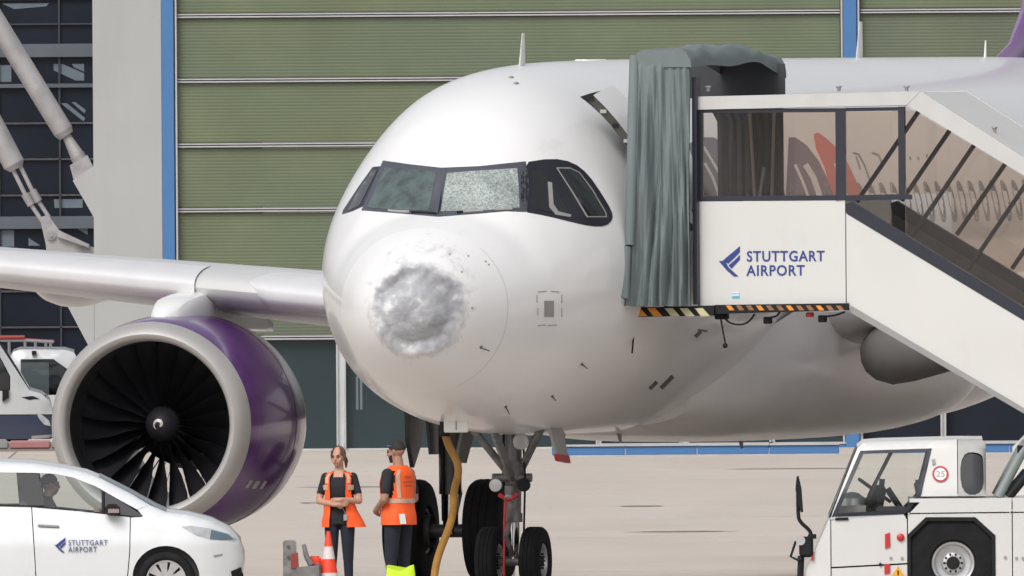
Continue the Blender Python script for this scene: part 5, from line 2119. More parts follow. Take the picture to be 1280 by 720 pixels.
def V_(px, py):
    return (px / VS, 6.0 - (py - 4.2 - 64) / VS)


def VP(l):
    return [V_(*p) for p in l]


navyv = mat('van_navy_paint', (0.030, 0.038, 0.075), 0.3, coat=.5)
vsil = VP([(-330, 560), (-332, 400), (-320, 388), (-120, 384), (-40, 388), (-18, 404), (36, 488), (50, 492), (60, 500), (64, 514), (66, 530), (66, 548), (62, 556)])
vb = Body(.98, vsil, .10, (1.2, .08), [(.2, .7, .10)])
upper = VP([(-330, 517), (-332, 400), (-320, 388), (-120, 384), (-40, 388), (-18, 404), (36, 488), (50, 492), (60, 500), (64, 514), (64, 518)])
vb.skin(upper, [VP([(-62, 452), (-16, 416), (12, 470), (12, 488), (-62, 490)])], 'upper_side', vanw, van, .12)
arv = [V_(20 + 25 * math.cos(a), 534 - 25 * math.sin(a)) for a in [math.pi * i / 12 for i in range(13)]]
arv2 = [V_(-240 + 25 * math.cos(a), 534 - 25 * math.sin(a)) for a in [math.pi * i / 12 for i in range(13)]]
vb.skin(VP([(-330, 518), (64, 519), (66, 530), (66, 546), (62, 549), (-330, 549)]), [], 'lower_side', navyv, van, .12)
vb.skin(VP([(-61, 453), (-16, 418), (11, 470), (11, 487), (-61, 489)]), [], 'side_window', M['blackglass'], van, .15, thick=.01, off=-.015)
vb.skin(VP([(2, 488), (10, 487), (10, 497), (2, 502)]), [], 'mirror', M['black'], van, .1, thick=.06, off=.05)
vb.skin(VP([(26, 496.5), (40, 495), (48, 498), (36, 500)]), [], 'bonnet_vent', M['black'], van, .05, thick=.01, off=.006)
vb.skin(VP([(44, 516), (52, 519), (60, 526), (62, 533), (54, 531), (48, 524)]), [], 'headlight', lampm, van, .06, thick=.02, off=.008)
vb.skin(VP([(38, 545), (66, 543), (66, 547), (38, 549)]), [], 'bumper_strip', M['grey'], van, .1, thick=.02, off=.006)
vb.top(0, 4, 'roof', vanw, van, .05)
vb.top(4, 6, 'windscreen', M['blackglass'], van, .05)
vb.top(6, 9, 'bonnet', vanw, van, .04)
vb.top(9, 12, 'front', navyv, van, .02)
for px in (20, -240):
    for yy in (-.70, .70):
        wheel(van, (V_(px, 545)[0], yy, .285), .28, .22, .15, M['darkmetal'])
mb = MB()
mb.box((V_(-130, 0)[0], 0, .55), (4.6, 1.5, .4))
mb.build('underbody', M['black'], van)

US = FPX / 714.0
trk = root('pickup_truck', (-640 / US, 715.0, 0), 0, 'white crew cab truck with a roof rack standing behind the blue and white van', 'truck')


def U_(px, py):
    return (px / US, 6.0 - (py - 4.2 - 64) / US)


def UP(l):
    return [U_(*p) for p in l]


usil = UP([(12, 556), (12, 446), (16, 440), (24, 437), (80, 437.5), (92, 441), (112, 478), (150, 484), (172, 496), (176, 520), (176, 548), (172, 556)])
ub = Body(.95, usil, .09, (1.2, .10), [(1.6, .6, .2)])
aru = [U_(140 + 28 * math.cos(a), 548 - 28 * math.sin(a)) for a in [math.pi * i / 12 for i in range(13)]]
ub.skin(UP([(12, 556), (12, 446), (16, 440), (24, 437), (80, 437.5), (92, 441), (112, 478), (150, 484), (172, 496), (176, 520), (176, 548), (172, 556)]) + aru + UP([(112, 556)]), [UP([(25, 449), (66, 449), (84, 462), (98, 488), (98, 494), (25, 494)])], 'cab_side', vanw, trk, .12)
ub.skin(UP([(26, 450), (65, 450), (83, 463), (97, 489), (97, 493), (26, 493)]), [], 'side_window', glass_mat('truck_glass', (.5, .55, .56), .08), trk, .15, thick=.01, off=-.02)
ub.top(1, 5, 'roof', vanw, trk, .04)
ub.top(5, 6, 'windscreen', M['blackglass'], trk, .04)
ub.top(6, 10, 'bonnet', vanw, trk, .04)
mb = MB()
mb.box((U_(42, 0)[0], 0, U_(0, 441)[1]), (.07, 2.0, .06))
mb.build('roof_lamp', M['black'], trk)
mb = MB()
mb.box((U_(-60, 0)[0], 0, .95), (3.0, 1.8, .5), 0)
mb.box((U_(40, 0)[0], 0, .6), (3.2, 1.5, .4), 1)
mb.build('load_bed', [carw, M['black']], trk)
for px in (140, -90):
    for yy in (-.8, .8):
        wheel(trk, (U_(px, 548)[0], yy, .34), .34, .22, .2, M['alloy'])
mb = MB()
z = U_(0, 425.5)[1]
rackgrey = mat('rack_grey', (.22, .22, .23), .5)
rackred = mat('dull_red_rack_paint', (.28, .035, .035), .6)
z2 = U_(0, 421.5)[1]
for yy in (-.7, .7):
    mb = MB()
    mb.tube([(U_(-90, 0)[0], yy, z), (U_(30, 0)[0], yy, z), (U_(66, 0)[0], yy, z - .03)], .024, 8, 0 if yy > 0 else 1)
    for px in (-70, -40, -10, 10, 30, 43, 56, 62):
        mb.tube([(U_(px, 0)[0], yy, z), (U_(px, 0)[0], yy, z - (.15 if px > 20 else .9))], .016, 6, 1)
    mb.build('rack_rail', [rackred, rackgrey], trk)
mb = MB()
mb.tube([(U_(-90, 0)[0], -.72, z + .05), (U_(30, 0)[0], -.72, z + .05)], .03, 8, 0)
mb.build('rack_rail', [rackred, rackgrey], trk)

# painted kerb in front of them
kerb = root('kerb', (-640 / VS, 697.0, 0), 0, 'low kerb of dull red and grey painted blocks in front of the parked van', 'kerb')
rk, gk = mat('dull_red_kerb_paint', (.36, .17, .165), .8, var=.2, vscale=2), mat('grey_kerb_paint', (.24, .25, .25), .8, var=.2, vscale=2)
for i, (a, b_, m_) in enumerate(((-150, -90, rk), (-90, -55, gk), (-55, -15, rk), (-15, 18, gk), (18, 70, rk), (70, 105, gk), (105, 150, rk), (150, 190, gk), (190, 220, rk))):
    mb = MB()
    x0, x1 = a / VS, b_ / VS
    mb.box(((x0 + x1) / 2, 0, .065), (x1 - x0 - .01, .3, .13), 0, None, .025)
    mb.build('kerb_block', m_, kerb)
# ================================================================== PEOPLE
skinw = mat('skin_light', (0.50, 0.27, 0.19), 0.55, var=0.08, vscale=9)
skinm = mat('skin_tan', (0.36, 0.19, 0.13), 0.55, var=0.08, vscale=9)
blackt = mat('black_tshirt', (0.018, 0.019, 0.024), 0.9, var=0.2, vscale=8, bump=0.4, bscale=14)
trous = mat('dark_navy_trousers', (0.014, 0.017, 0.028), 0.9, var=0.25, vscale=7, bump=0.5, bscale=12)
shoe = mat('black_shoe', (0.015, 0.015, 0.015), 0.6)
hairb = mat('light_brown_hair', (0.14, 0.08, 0.042), 0.6, var=0.3, vscale=25, bump=0.4, bscale=50, stretch=(1, 1, .3))
hairk = mat('black_hair', (0.016, 0.014, 0.013), 0.7, var=0.3, vscale=25, bump=0.4, bscale=60)
orange = mat('orange_safety_vest', (0.95, 0.115, 0.018), 0.7, var=0.08, vscale=5, bump=0.4, bscale=10)
refl = mat('silver_reflective_tape', (0.56, 0.37, 0.27), 0.4, var=0.1, vscale=12)
eyem = mat('dark_eye', (0.02, 0.015, 0.012), 0.3)
lipm = mat('lips', (0.42, 0.15, 0.12), 0.5)


def capsule(mb, a, b, ra, rb, mi, n=14):
    a, b = Vector(a), Vector(b)
    d = (b - a)
    L = d.length
    d = d / L
    pts, rs = [], []
    for t in (0.02, .25, .5, .75, .93):
        pts.append(a - d * ra * math.cos(t * math.pi / 2))
        rs.append(ra * math.sin(t * math.pi / 2))
    for t in (0, .33, .66, 1):
        pts.append(a + d * L * t)
        rs.append(ra + (rb - ra) * t)
    for t in (.07, .25, .5, .75, .98):
        pts.append(b + d * rb * math.sin(t * math.pi / 2))
        rs.append(rb * math.cos(t * math.pi / 2))
    mb.tube(pts, rs, n, mi)


class Figure:
    """bones with radii and ellipsoids, merged into one continuous skin"""

    def __init__(s):
        s.mb = MB()
        s.bones = []

    def bone(s, a, b, ra, rb, mi):
        capsule(s.mb, a, b, ra, rb, mi)
        s.bones.append((Vector(a), Vector(b), ra, rb, mi))

    def ell(s, c, r, mi):
        s.mb.ball(c, r, mi, 20, 14)
        s.bones.append((Vector(c), Vector(c), r, r, mi))

    def loft(s, secs, mi, n=22):
        """secs: (cx, cy, z, rx, ry)"""
        rows = []
        for (cx, cy, z, rx, ry) in secs:
            rows.append([(cx + rx * math.copysign(abs(math.cos(t)) ** .85, math.cos(t)), cy + ry * math.copysign(abs(math.sin(t)) ** .85, math.sin(t)), z) for t in [2 * math.pi * k / n for k in range(n)]])
        s.mb.grid(rows, mi, True, True)
        s.mb.add(rows[0], [tuple(range(n))], mi)
        s.mb.add(rows[-1], [tuple(reversed(range(n)))], mi)
        for i in range(len(secs) - 1):
            a, b = secs[i], secs[i + 1]
            s.bones.append((Vector(a[:3]), Vector(b[:3]), (a[3], a[4], .05), (b[3], b[4], .05), mi))

    def hand(s, wrist, d, palm_n, side, mi, curl=.6, k=1.0):
        """palm, four unequal bent fingers and a thumb leaving the side of the palm"""
        w, d, nrm = Vector(wrist), Vector(d).normalized(), Vector(palm_n).normalized()
        nrm = (nrm - d * nrm.dot(d)).normalized()
        x = d.cross(nrm).normalized() * side
        s.bone(w, w + d * .05 * k, .026 * k, .030 * k, mi)
        for j, off in enumerate((-.028, -.009, .010, .028)):
            s.bone(w + d * .03 * k + x * off * .7 * k, w + d * .085 * k + x * off * k, .014 * k, .012 * k, mi)
        for j, (off, ln) in enumerate(((-.029, .062), (-.010, .074), (.010, .070), (.029, .054))):
            p = w + d * .088 * k + x * off * k
            q = p + (d * math.cos(curl * .5) + nrm * math.sin(curl * .5)) * ln * .5 * k
            r = q + (d * math.cos(curl * 1.3) + nrm * math.sin(curl * 1.3)) * ln * .5 * k
            s.bone(p, q, .0098 * k, .009 * k, mi)
            s.bone(q, r, .009 * k, .0078 * k, mi)
        t0 = w + d * .025 * k - x * .028 * k
        t1 = t0 + (d * .7 - x * .6 + nrm * .35).normalized() * .040 * k
        t2 = t1 + (d * .95 - x * .1 + nrm * .45).normalized() * .030 * k
        s.bone(t0, t1, .0125 * k, .0105 * k, mi)
        s.bone(t1, t2, .0105 * k, .0085 * k, mi)

    def dist(s, p, b):
        a, e, ra, rb, mi = b
        ab = e - a
        L = ab.length_squared
        t = 0 if L == 0 else max(0, min(1, (p - a).dot(ab) / L))
        q = p - (a + ab * t)
        if isinstance(ra, (tuple, list)):
            r = [ra[i] + (rb[i] - ra[i]) * t for i in range(3)]
            k = math.sqrt(sum((q[i] / r[i]) ** 2 for i in range(3)))
            return (k - 1) * min(r)
        return q.length - (ra + (rb - ra) * t)

    def build(s, name, mats, parent, voxel=.0085, regions=None):
        me = s.mb.mesh(name, mats)
        o = bpy.data.objects.new('figure_source', me)
        COL.objects.link(o)
        md = o.modifiers.new('merge', 'REMESH')
        md.mode = 'VOXEL'
        md.voxel_size = voxel
        sm = o.modifiers.new('smooth', 'SMOOTH')
        sm.factor, sm.iterations = .5, 4
        dg = bpy.context.evaluated_depsgraph_get()
        out = bpy.data.meshes.new_from_object(o.evaluated_get(dg))
        bpy.data.objects.remove(o)
        out.materials.clear()
        for m_ in mats:
            out.materials.append(m_)
        cache = []
        for pl in out.polygons:
            c = Vector(pl.center)
            best = min(s.bones, key=lambda b: s.dist(c, b))
            mi = best[4]
            if regions:
                mi = regions(c, mi)
            cache.append(mi)
        out.polygons.foreach_set('material_index', cache)
        out.polygons.foreach_set('use_smooth', [True] * len(out.polygons))
        out.name = name
        return put(name, out, parent)


def head(fg, c, yaw, k, mi, tilt=0.0):
    """head turned by yaw about the neck; returns the head's own axes"""
    R = Matrix.Rotation(yaw, 3, 'Z') @ Matrix.Rotation(tilt, 3, 'X')
    c = Vector(c)
    P_ = lambda x, y, z: c + R @ Vector((x * k, y * k, z * k))
    # face looks along -y
    for (q, r) in (((0, .012, .03), (.074, .094, .090)), ((0, -.018, -.030), (.062, .070, .080)), ((0, -.042, -.075), (.036, .038, .032))):
        p = P_(*q)
        fg.ell(p, tuple(a * k for a in r), mi)
    fg.bone(P_(0, -.088, .012), P_(0, -.103, -.022), .010 * k, .015 * k, mi)            # nose
    fg.bone(P_(-.030, -.082, .026), P_(.030, -.082, .026), .012 * k, .012 * k, mi)        # brow
    fg.bone(P_(-.018, -.082, -.052), P_(.018, -.082, -.052), .010 * k, .010 * k, mi)      # mouth
    for s_ in (-1, 1):
        fg.bone(P_(s_ * .074, .012, .012), P_(s_ * .071, .006, -.022), .014 * k, .010 * k, mi)   # ears
        fg.bone(P_(s_ * .044, -.062, -.020), P_(s_ * .030, -.068, -.048), .018 * k, .014 * k, mi)  # cheeks
    return P_


def face(P_, k, parent, lips=lipm, brow=hairb):
    for s_ in (-1, 1):
        mb = MB()
        mb.ball(P_(s_ * .031, -.0865, .008), .0095 * k, 0, 10, 8)
        mb.build('eye', eyem, parent)
        mb = MB()
        mb.tube([P_(s_ * .016, -.094, .026), P_(s_ * .033, -.093, .031), P_(s_ * .048, -.080, .025)], .0045 * k, 6)
        mb.build('eyebrow', brow, parent)
    mb = MB()
    mb.tube([P_(-.022, -.088, -.050), P_(0, -.094, -.053), P_(.022, -.088, -.050)], .0055 * k, 6)
    mb.build('mouth', lips, parent)


def vest(parent, secs, gap, armz, name='safety_vest', n=64, arm_w=RAD(40), hem=0.0, flare=None, seed=1.0):
    """a shell round the torso: open at the front by gap, with arm holes; secs: (cx, cy, z, rx, ry)"""
    from mathutils import noise
    zs = [s_[2] for s_ in secs]
    order = sorted(range(len(secs)), key=lambda i: zs[i])
    S_ = [secs[i] for i in order]
    Z = [s_[2] for s_ in S_]
    rows, m_ = [], 44

    def pt(a, z, off=0.0):
        cx, cy, rx, ry = (ip(z, Z, [s_[j] for s_ in S_]) for j in (0, 1, 3, 4))
        nz = noise.noise(Vector((math.cos(a) * 2.2, math.sin(a) * 2.2, z * 4 + seed)))
        f = 1 + .035 * nz * (1 if z < armz[1] else .3)
        o = off + (flare(a, z) if flare else 0)
        x, y = math.copysign(abs(math.cos(a)) ** .85, math.cos(a)), math.copysign(abs(math.sin(a)) ** .85, math.sin(a))
        return Vector((cx + (rx * f + o) * x, cy + (ry * f + o) * y, z + hem * .0))
    a0, a1 = -math.pi / 2 + gap, 1.5 * math.pi - gap
    F, V = [], []
    for i in range(m_ + 1):
        z = Z[0] + (Z[-1] - Z[0]) * i / m_
        for k in range(n + 1):
            V.append(pt(a0 + (a1 - a0) * k / n, z))
    for i in range(m_):
        z = Z[0] + (Z[-1] - Z[0]) * (i + .5) / m_
        for k in range(n):
            a = a0 + (a1 - a0) * (k + .5) / n
            side = min(abs((a - q + math.pi) % (2 * math.pi) - math.pi) for q in (0, math.pi))
            if armz[0] < z < armz[1]:
                t = (z - armz[0]) / (armz[1] - armz[0])
                if side < arm_w * (math.sin(math.pi * min(1, t * .55 + .12)) ** .6):
                    continue
            F.append((i * (n + 1) + k, i * (n + 1) + k + 1, (i + 1) * (n + 1) + k + 1, (i + 1) * (n + 1) + k))
    N_ = len(V)
    mb = MB()
    ctr = Vector((0, 0, 0))
    Vi = []
    for i in range(m_ + 1):
        z = Z[0] + (Z[-1] - Z[0]) * i / m_
        for k in range(n + 1):
            Vi.append(pt(a0 + (a1 - a0) * k / n, z, -.006))
    used = sorted({i for f in F for i in f})
    mp = {q: i for i, q in enumerate(used)}
    sheet(mb, [V[q] for q in used], [Vi[q] for q in used], [tuple(mp[i] for i in f) for f in F], 0, True)
    o = mb.build(name, orange, parent)
    return o, pt, a0, a1


def tape(parent, pt, a_rng, z_rng, n=40, vertical=False, off=.005):
    rows = []
    for i in range(n + 1):
        if vertical:
            z = z_rng[0] + (z_rng[1] - z_rng[0]) * i / n
            rows.append([pt(a, z, off) for a in (a_rng[0], (a_rng[0] + a_rng[1]) / 2, a_rng[1])])
        else:
            a = a_rng[0] + (a_rng[1] - a_rng[0]) * i / n
            rows.append([pt(a, z, off) for z in (z_rng[0], (z_rng[0] + z_rng[1]) / 2, z_rng[1])])
    mb = MB()
    mb.grid(rows, 0, True)
    mb.build('reflective_tape', refl, parent)


# ---- the woman with folded arms (faces the camera, weight on one leg)
wp = at(425, 745, 499)
woman = root('person', (wp.x, 499, 0), RAD(-8), 'person with tied back light hair and folded arms in an open orange vest', 'person')
fg = Figure()
SK, TS_, TR, SH = 0, 1, 2, 3
torso = [(0, .01, .86, .150, .105), (0, .01, .93, .163, .112), (.0, .008, 1.02, .138, .098), (0, .004, 1.10, .132, .094), (0, -.004, 1.20, .148, .108), (0, -.004, 1.28, .155, .110), (0, .004, 1.36, .158, .095), (0, .012, 1.41, .120, .072), (0, .015, 1.45, .062, .055)]
fg.loft(torso, TS_)
for s_ in (-1, 1):
    fg.bone((s_ * .085, .01, .88), (s_ * (.095 if s_ > 0 else .085), -.005, .48), .086, .058, TR)
    fg.bone((s_ * (.095 if s_ > 0 else .085), -.005, .48), (s_ * .10, .02, .09), .056, .040, TR)
    fg.bone((s_ * .10, .03, .05), (s_ * .115, -.11, .035), .042, .036, SH)
    fg.bone((s_ * .150, .01, 1.375), (s_ * .205, .0, 1.20), .052, .044, TS_)
    fg.bone((s_ * .205, .0, 1.20), (s_ * .220, -.015, 1.115), .042, .038, SK)
# forearms crossed in front
fg.bone((-.220, -.015, 1.115), (-.02, -.165, 1.075), .038, .026, SK)
fg.bone((.220, -.015, 1.115), (.045, -.175, 1.13), .038, .026, SK)
fg.hand((-.02, -.168, 1.075), (1, -.02, .10), (0, 1, .2), 1, SK, .55, .92)
fg.hand((.045, -.178, 1.13), (-1, .10, -.16), (0, 1, .1), -1, SK, .8, .92)
fg.bone((0, .015, 1.42), (0, -.004, 1.52), .050, .047, SK)
P_ = head(fg, (-.006, -.012, 1.592), RAD(-14), .97, SK, RAD(4))
wb = fg.build('body', [skinw, blackt, trous, shoe], woman, .008, lambda c, mi: (SK if c.z > 1.43 and abs(c.x) < .09 else mi) if mi != TS_ or c.z < 1.36 else (SK if (abs(c.x) < .055 and c.y < -.01 and c.z > 1.375) or (c.z > 1.44 and abs(c.x) < .075) else TS_))
face(P_, .97, woman)
mb = MB()
rows = []
for i in range(15):
    th = math.pi * .60 * i / 14
    r_ = []
    for k in range(33):
        a = RAD(-52) + (RAD(232) - RAD(-52)) * k / 32
        fr = max(0, -math.sin(a))
        thk = th * (1 - .17 * fr)
        x, y, z = .080 * math.sin(thk) * math.cos(a), .014 + .100 * math.sin(thk) * math.sin(a), .032 + .097 * math.cos(thk)
        r_.append(P_(x, y, z))
    rows.append(r_)
mb.grid(rows, 0, True)
mb.ball(P_(0, .112, .045), (.034, .034, .034), 0)                       # knot at the back
mb.tube([P_(0, .12, .03), P_(.05, .105, -.05), P_(.066, .06, -.12)], [.030, .024, .010], 10)
for s_ in (-1, 1):                                                       # loose strands in front of the ears
    mb.tube([P_(s_ * .064, -.025, .075), P_(s_ * .076, -.015, .02), P_(s_ * .078, -.005, -.02), P_(s_ * .074, .0, -.05)], [.012, .012, .009, .003], 8)
mb.build('hair', hairb, woman)
vs_ = [(cx, cy, z, rx + .022, ry + .026) for (cx, cy, z, rx, ry) in torso[1:]]
vs_ = [(0, .01, .83, .196, .142), (0, .01, .90, .192, .140)] + [(q[0], q[1], q[2], max(q[3], .170) if q[2] < 1.3 else q[3], max(q[4], .128) if q[2] < 1.3 else q[4]) for q in vs_[1:-1]] + [(0, .013, 1.435, .098, .066)]
wv, pt, a0, a1 = vest(woman, vs_, RAD(27), (1.12, 1.40), flare=lambda a, z: (.10 * max(0, (1.08 - z) / .25) * max(0, math.cos(a - .4)) ** 2))
for rng in ((RAD(-56), RAD(-22)), (RAD(202), RAD(236))):
    tape(wv, pt, rng, (1.235, 1.29), 12)
tape(wv, pt, (RAD(20), RAD(160)), (1.18, 1.23), 30)
for aa in (RAD(-53), RAD(233)):
    tape(wv, pt, (aa - .13, aa + .13), (1.31, 1.415), 12, True)
# badge hanging at the belt
mb = MB()
mb.box((.085, -.125, .935), (.045, .012, .07), 0, None, .004)
mb.tube([(.085, -.12, .97), (.05, -.115, 1.05)], .004, 5)
mb.build('badge', M['seam'], woman)

# ---- the man seen from behind, looking to the left
mp_ = at(498, 745, 497.2)
man = root('person', (mp_.x, 497.2, 0), RAD(-128), 'person with short dark hair and beard seen from behind in a closed orange vest', 'person')
fg = Figure()
torso = [(0, .01, .90, .165, .118), (0, .01, .98, .172, .122), (0, .008, 1.08, .166, .118), (0, .0, 1.20, .180, .124), (0, -.004, 1.30, .192, .126), (0, .004, 1.40, .190, .112), (0, .014, 1.465, .140, .084), (0, .018, 1.51, .075, .066)]
fg.loft(torso, TS_)
for s_ in (-1, 1):
    fg.bone((s_ * .095, .01, .93), (s_ * .115, -.01, .50), .100, .070, TR)
    fg.bone((s_ * .115, -.01, .50), (s_ * .12, .02, .09), .066, .050, TR)
    fg.bone((s_ * .12, .035, .05), (s_ * .14, -.13, .038), .046, .040, SH)
    fg.bone((s_ * .190, .01, 1.42), (s_ * .250, .025, 1.235), .066, .056, TS_)
    fg.bone((s_ * .250, .025, 1.235), (s_ * .265, .025, 1.15), .048, .043, SK)
fg.bone((-.265, .025, 1.15), (-.13, -.20, 1.03), .043, .030, SK)
fg.bone((.265, .025, 1.15), (.14, -.20, 1.02), .043, .030, SK)
fg.hand((-.13, -.20, 1.03), (.75, -.45, -.2), (.3, .6, .3), 1, SK, .8, 1.02)
fg.hand((.14, -.20, 1.02), (-.75, -.45, -.2), (-.3, .6, .3), -1, SK, .8, 1.02)
fg.bone((0, .02, 1.47), (0, .0, 1.58), .062, .058, SK)
P_ = head(fg, (0, -.016, 1.660), RAD(10), 1.03, SK, RAD(6))
fg.build('body', [skinm, blackt, trous, shoe], man, .0085, lambda c, mi: SK if (c.z > 1.515 and abs(c.x) < .1) else mi)
face(P_, 1.03, man, brow=hairk)
mb = MB()
rows = []
for i in range(15):
    th = math.pi * .57 * i / 14
    r_ = []
    for k in range(41):
        a = RAD(-90) + RAD(360) * k / 40
        fr = max(0, -math.sin(a))
        thk = th * (1 - .36 * fr ** 1.5)
        r_.append(P_(.079 * math.sin(thk) * math.cos(a), .013 + .098 * math.sin(thk) * math.sin(a), .032 + .094 * math.cos(thk)))
    rows.append(r_)
mb.grid(rows, 0, True)
mb.build('hair', hairk, man)
mb = MB()                                                                # beard along the jaw
rows = []
for i in range(9):
    t = i / 8
    r_ = []
    for k in range(25):
        a = RAD(-172) + RAD(164) * k / 24
        sx_, sy_ = (.067 - .022 * t), (.080 - .020 * t)
        r_.append(P_(sx_ * math.cos(a), -.012 - .012 * t + sy_ * math.sin(a), -.030 - .070 * t - .008 * max(0, -math.sin(a))))
    rows.append(r_)
mb.grid(rows, 0, True)
mb.build('beard', hairk, man)
mb = MB()                                                                # dark cap band / glasses pushed up
mb.tube([P_(.078 * math.cos(a), .013 + .099 * math.sin(a), .062 + .012 * math.sin(-a)) for a in [RAD(-170) + RAD(160) * i / 16 for i in range(17)]], .008, 6)
mb.build('sunglasses', mat('blue_mirror_glasses', (.05, .06, .35), .15, coat=1), man)
vs_ = [(0, .012, .87, .215, .165), (0, .012, .95, .212, .162)] + [(q[0], q[1], q[2], q[3] + .028, q[4] + .030) for q in torso[2:-1]] + [(0, .016, 1.515, .098, .082)]
mv, pt, a0, a1 = vest(man, vs_, RAD(3), (1.16, 1.46), seed=5.0, arm_w=RAD(38))
tape(mv, pt, (RAD(-80), RAD(260)), (1.105, 1.155), 60)
for aa in (RAD(52), RAD(128)):
    tape(mv, pt, (aa - .13, aa + .13), (1.16, 1.47), 20, True)
mb = MB()                                                                # paper tucked in the back pocket
q0, q1 = pt(RAD(60), .99, .02), pt(RAD(60), .88, .02)
d_ = (pt(RAD(52), .93, .02) - pt(RAD(68), .93, .02)).normalized()
mb.add([q1 - d_ * .035, q1 + d_ * .035, q0 + d_ * .05, q0 - d_ * .02, q1 - d_ * .035 + Vector((0, .004, 0)), q1 + d_ * .035 + Vector((0, .004, 0)), q0 + d_ * .05 + Vector((0, .004, 0)), q0 - d_ * .02 + Vector((0, .004, 0))],
       [(0, 1, 2, 3), (7, 6, 5, 4), (0, 4, 5, 1), (1, 5, 6, 2), (2, 6, 7, 3), (3, 7, 4, 0)])
mb.build('paper', M['white'], man)
rows = []
mb = MB()                                                                # faint print on the back
for (za, zb, aa, ab) in ((1.40, 1.375, 78, 100), (1.345, 1.325, 70, 108), (1.30, 1.28, 74, 104)):
    n = 9
    for i in range(n):
        a_ = aa + (ab - aa) * i / n
        mb.grid([[pt(RAD(a_), z_, .007), pt(RAD(a_ + (ab - aa) / n * .65), z_, .007)] for z_ in (za, zb)], 0)
mb.build('back_print', mat('vest_print', (.40, .10, .04), .7), mv)

# ---- the driver in the white car
drv = root('person', Vector(car.location) + Vector((-2.05, -.37, .0)), RAD(90), 'person in dark clothing at the wheel of the white car', 'person')
fg = Figure()
fg.loft([(0, .0, .66, .17, .12), (0, .02, .82, .17, .11), (0, .05, 1.0, .19, .115), (0, .075, 1.12, .19, .10), (0, .085, 1.19, .10, .07)], TS_)
for s_ in (-1, 1):
    fg.bone((s_ * .10, -.02, .70), (s_ * .13, -.42, .74), .085, .062, TR)
    fg.bone((s_ * .13, -.42, .74), (s_ * .13, -.60, .40), .058, .045, TR)
    fg.bone((s_ * .19, .07, 1.13), (s_ * .24, -.12, .95), .055, .045, TS_)
    fg.bone((s_ * .24, -.12, .95), (s_ * .15, -.40, 1.0), .040, .030, SK)
    fg.hand((s_ * .15, -.42, 1.0), (-s_ * .3, -.7, .5), (-s_ * .6, .2, .2), s_, SK, 1.2)
fg.bone((0, .085, 1.16), (0, .06, 1.26), .055, .055, SK)
P_ = head(fg, (0, .045, 1.345), RAD(12), 1.0, SK)
fg.build('body', [skinm, blackt, trous, shoe], drv, .011)
face(P_, 1.0, drv, brow=hairk)
mb = MB()
rows = []
for i in range(12):
    th = math.pi * .58 * i / 11
    rows.append([P_(.079 * math.sin(th * (1 - .36 * max(0, -math.sin(a)) ** 1.5)) * math.cos(a), .013 + .099 * math.sin(th * (1 - .36 * max(0, -math.sin(a)) ** 1.5)) * math.sin(a), .032 + .096 * math.cos(th * (1 - .36 * max(0, -math.sin(a)) ** 1.5))) for a in [2 * math.pi * k / 28 for k in range(29)]])
mb.grid(rows, 0, True)
mb.build('hair', hairk, drv)

# ================================================================== SMALL THINGS ON THE APRON
conew, coner = mat('cone_white_band', (.66, .60, .58), .5, var=.12, vscale=10), mat('cone_orange_red', (.80, .060, .025), .5, var=.08, vscale=8)
cp = at(411, 745, 496.6)
cone = root('traffic_cone', (cp.x, 496.6, 0), .3, 'red and white striped traffic cone standing in front of the person with folded arms', 'cone')
mb = MB()
prof = [(.045, .165), (.06, .150), (.20, .126), (.203, .126), (.205, .1255), (.37, .0965), (.372, .096), (.52, .0695), (.522, .069), (.66, .0445), (.80, .021), (.808, .017), (.81, .001)]
mb.lathe(prof[:3], (0, 0, 0), (0, 0, 1), 28, 0)
mb.build('body', coner, cone)
for a, b_, m_, nm in ((.20, .36, conew, 'white_band'), (.36, .51, coner, 'red_band'), (.51, .645, conew, 'white_band'), (.645, .81, coner, 'cone_tip')):
    r = lambda z: .150 - (.150 - .021) * (z - .06) / .74
    mb = MB()
    pr_ = [(a, r(a)), (b_, r(b_))] + ([(b_ + .002, .001)] if nm == 'cone_tip' else [])
    mb.lathe(pr_, (0, 0, 0), (0, 0, 1), 28, 0)
    mb.build(nm, m_, cone)
mb = MB()
mb.box((0, 0, .022), (.40, .40, .045), 0, None, .015)
mb.build('base_plate', M['black'], cone)

# grey steel bracket (head of a tow bar) beside the cone
bpnt = at(375, 745, 496.5)
tow = root('tow_bar_head', (bpnt.x, 496.5, 0), 0, 'grey steel tow bar head with a red plate beside the striped cone', 'tow bar')
steel = mat('worn_grey_steel', (.24, .235, .23), .5, .3, var=.3, vscale=7, dirt=((.10, .09, .085), 6, .5, .8, (1, 1, 1)))
mb = MB()
k_ = 115.3
lx = lambda px: (px - 375) / k_
lz = lambda py: CAM_H - (py - 64 - 1.8) / k_
mb.prism([(lx(354), 0), (lx(354), lz(677)), (lx(357), lz(675)), (lx(369), lz(675)), (lx(371), lz(678)), (lx(371), 0)], lambda a, b, s_: (a, -.06 + .12 * s_, b))
mb.prism([(lx(371), lz(709)), (lx(399), lz(706)), (lx(399), .1), (lx(371), .1)], lambda a, b, s_: (a, -.10 + .2 * s_, b))
mb.tube([(lx(380), 0, lz(680)), (lx(383), 0, lz(694)), (lx(389), 0, lz(706))], [.022, .030, .034], 10)
mb.tube([(lx(397), 0, .1), (lx(398), 0, lz(704))], .03, 8)
mb.box((0, .05, .06), (.36, .30, .12))
tb_ = mb.build('bracket', steel, tow)
mb = MB()
mb.prism([(lx(364), lz(692)), (lx(373), lz(690)), (lx(374), lz(709)), (lx(364), lz(710))], lambda a, b, s_: (a, -.075 + .012 * s_, b))
mb.build('red_plate', mat('dull_red_plate', (.30, .05, .045), .5, var=.2), tow)
mb = MB()
mb.box((lx(394), .12, lz(702)), (.14, .10, .12), 0, None, .03)
mb.build('orange_pad', coner, tow)
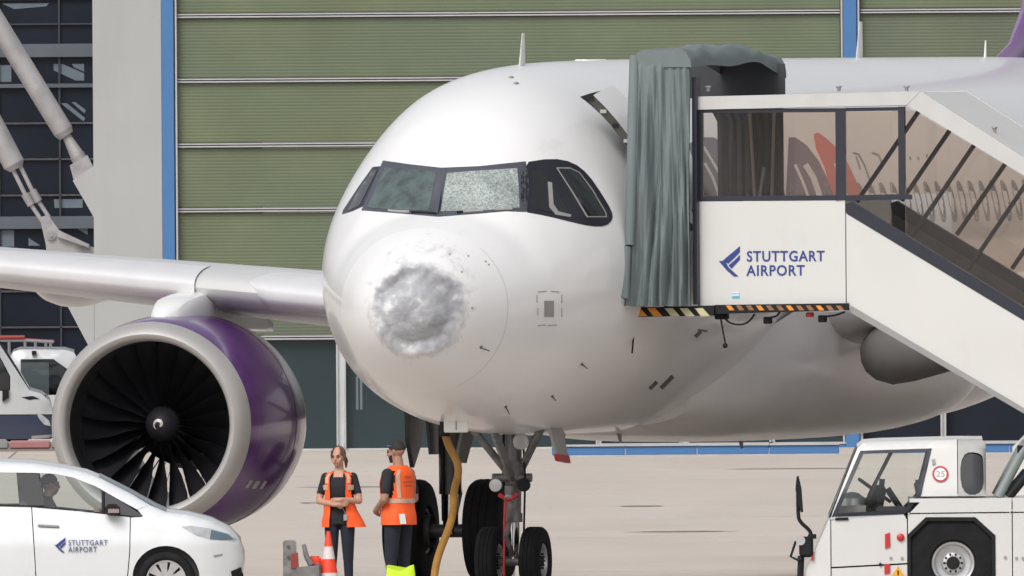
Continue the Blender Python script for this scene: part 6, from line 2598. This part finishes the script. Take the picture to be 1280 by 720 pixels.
mb = MB()
for (x, z) in ((361, 683), (361, 696)):
    mb.tube([(lx(x), -.066, lz(z)), (lx(x), -.075, lz(z))], .018, 10)
mb.build('bolt', M['darkmetal'], tow)

# hi-vis yellow sack at the man's feet
yp = at(501, 745, 496.0)
sack = root('sack', (yp.x, 496.0, 0), .1, 'bright yellow hi-vis sack standing at the feet of the man', 'bag')
yel = mat('hi_vis_yellow_cloth', (.55, .80, .03), .7, var=.1, vscale=6, bump=.5, bscale=9)
mb = MB()
rows = []
for i in range(15):
    t = i / 14
    r_ = []
    for k in range(28):
        a = 2 * math.pi * k / 28
        rx = .165 - .02 * t + .012 * math.sin(a * 5 + t * 4)
        ry = .11 * (1 - .72 * t) + .010 * math.sin(a * 3 + t * 3)
        top = .44 - .06 * (1 - abs(math.cos(a)) ** 1.2) - .02 * math.sin(a * 2)
        r_.append((rx * math.cos(a), ry * math.sin(a), top * t))
    rows.append(r_)
mb.grid(rows, 0, True, True)
mb.add(rows[0], [tuple(range(28))])
mb.add(rows[-1], [tuple(reversed(range(28)))])
sk = mb.build('bag_cloth', yel, sack)
mb = MB()
mb.grid([[(.168 * math.cos(a) * .99, -.012 + .093 * math.sin(a), z) for a in [RAD(190) + RAD(160) * i / 20 for i in range(21)]] for z in (.20, .25)], 0, True)
mb.build('reflective_tape', refl, sk)

# yellow-brown ground power cable hanging from the nose to the ground
hosem = mat('ochre_cable_jacket', (.34, .17, .03), .55, var=.25, vscale=5)
pts = chaikin([(556, 541), (560, 556), (571, 575), (574, 592), (567, 612), (567, 640), (560, 664), (549, 690), (543, 715), (541, 748)], 3, False)
P3 = [at(a, b_, 502.7 - 1.2 * max(0, (b_ - 600) / 150)) for a, b_ in pts]
P3[-1].z = max(.04, P3[-1].z)
tail = [P3[-1] + Vector((-.12, -.1, 0)), P3[-1] + Vector((-.9, -.7, 0)), P3[-1] + Vector((-3.0, -1.2, 0))]
for q in tail:
    q.z = .04
mb = MB()
mb.tube(P3 + tail, .042, 12)
hose = mb.build('power_cable', hosem)
tag(hose, 'ochre yellow cable hanging from under the nose of the aircraft to the ground', 'cable')
mb = MB()
p0 = P3[0]
mb.tube([p0 + Vector((0, 0, .14)), p0 + Vector((0, 0, -.04))], [.055, .06], 12)
mb.build('plug', M['black'], hose)
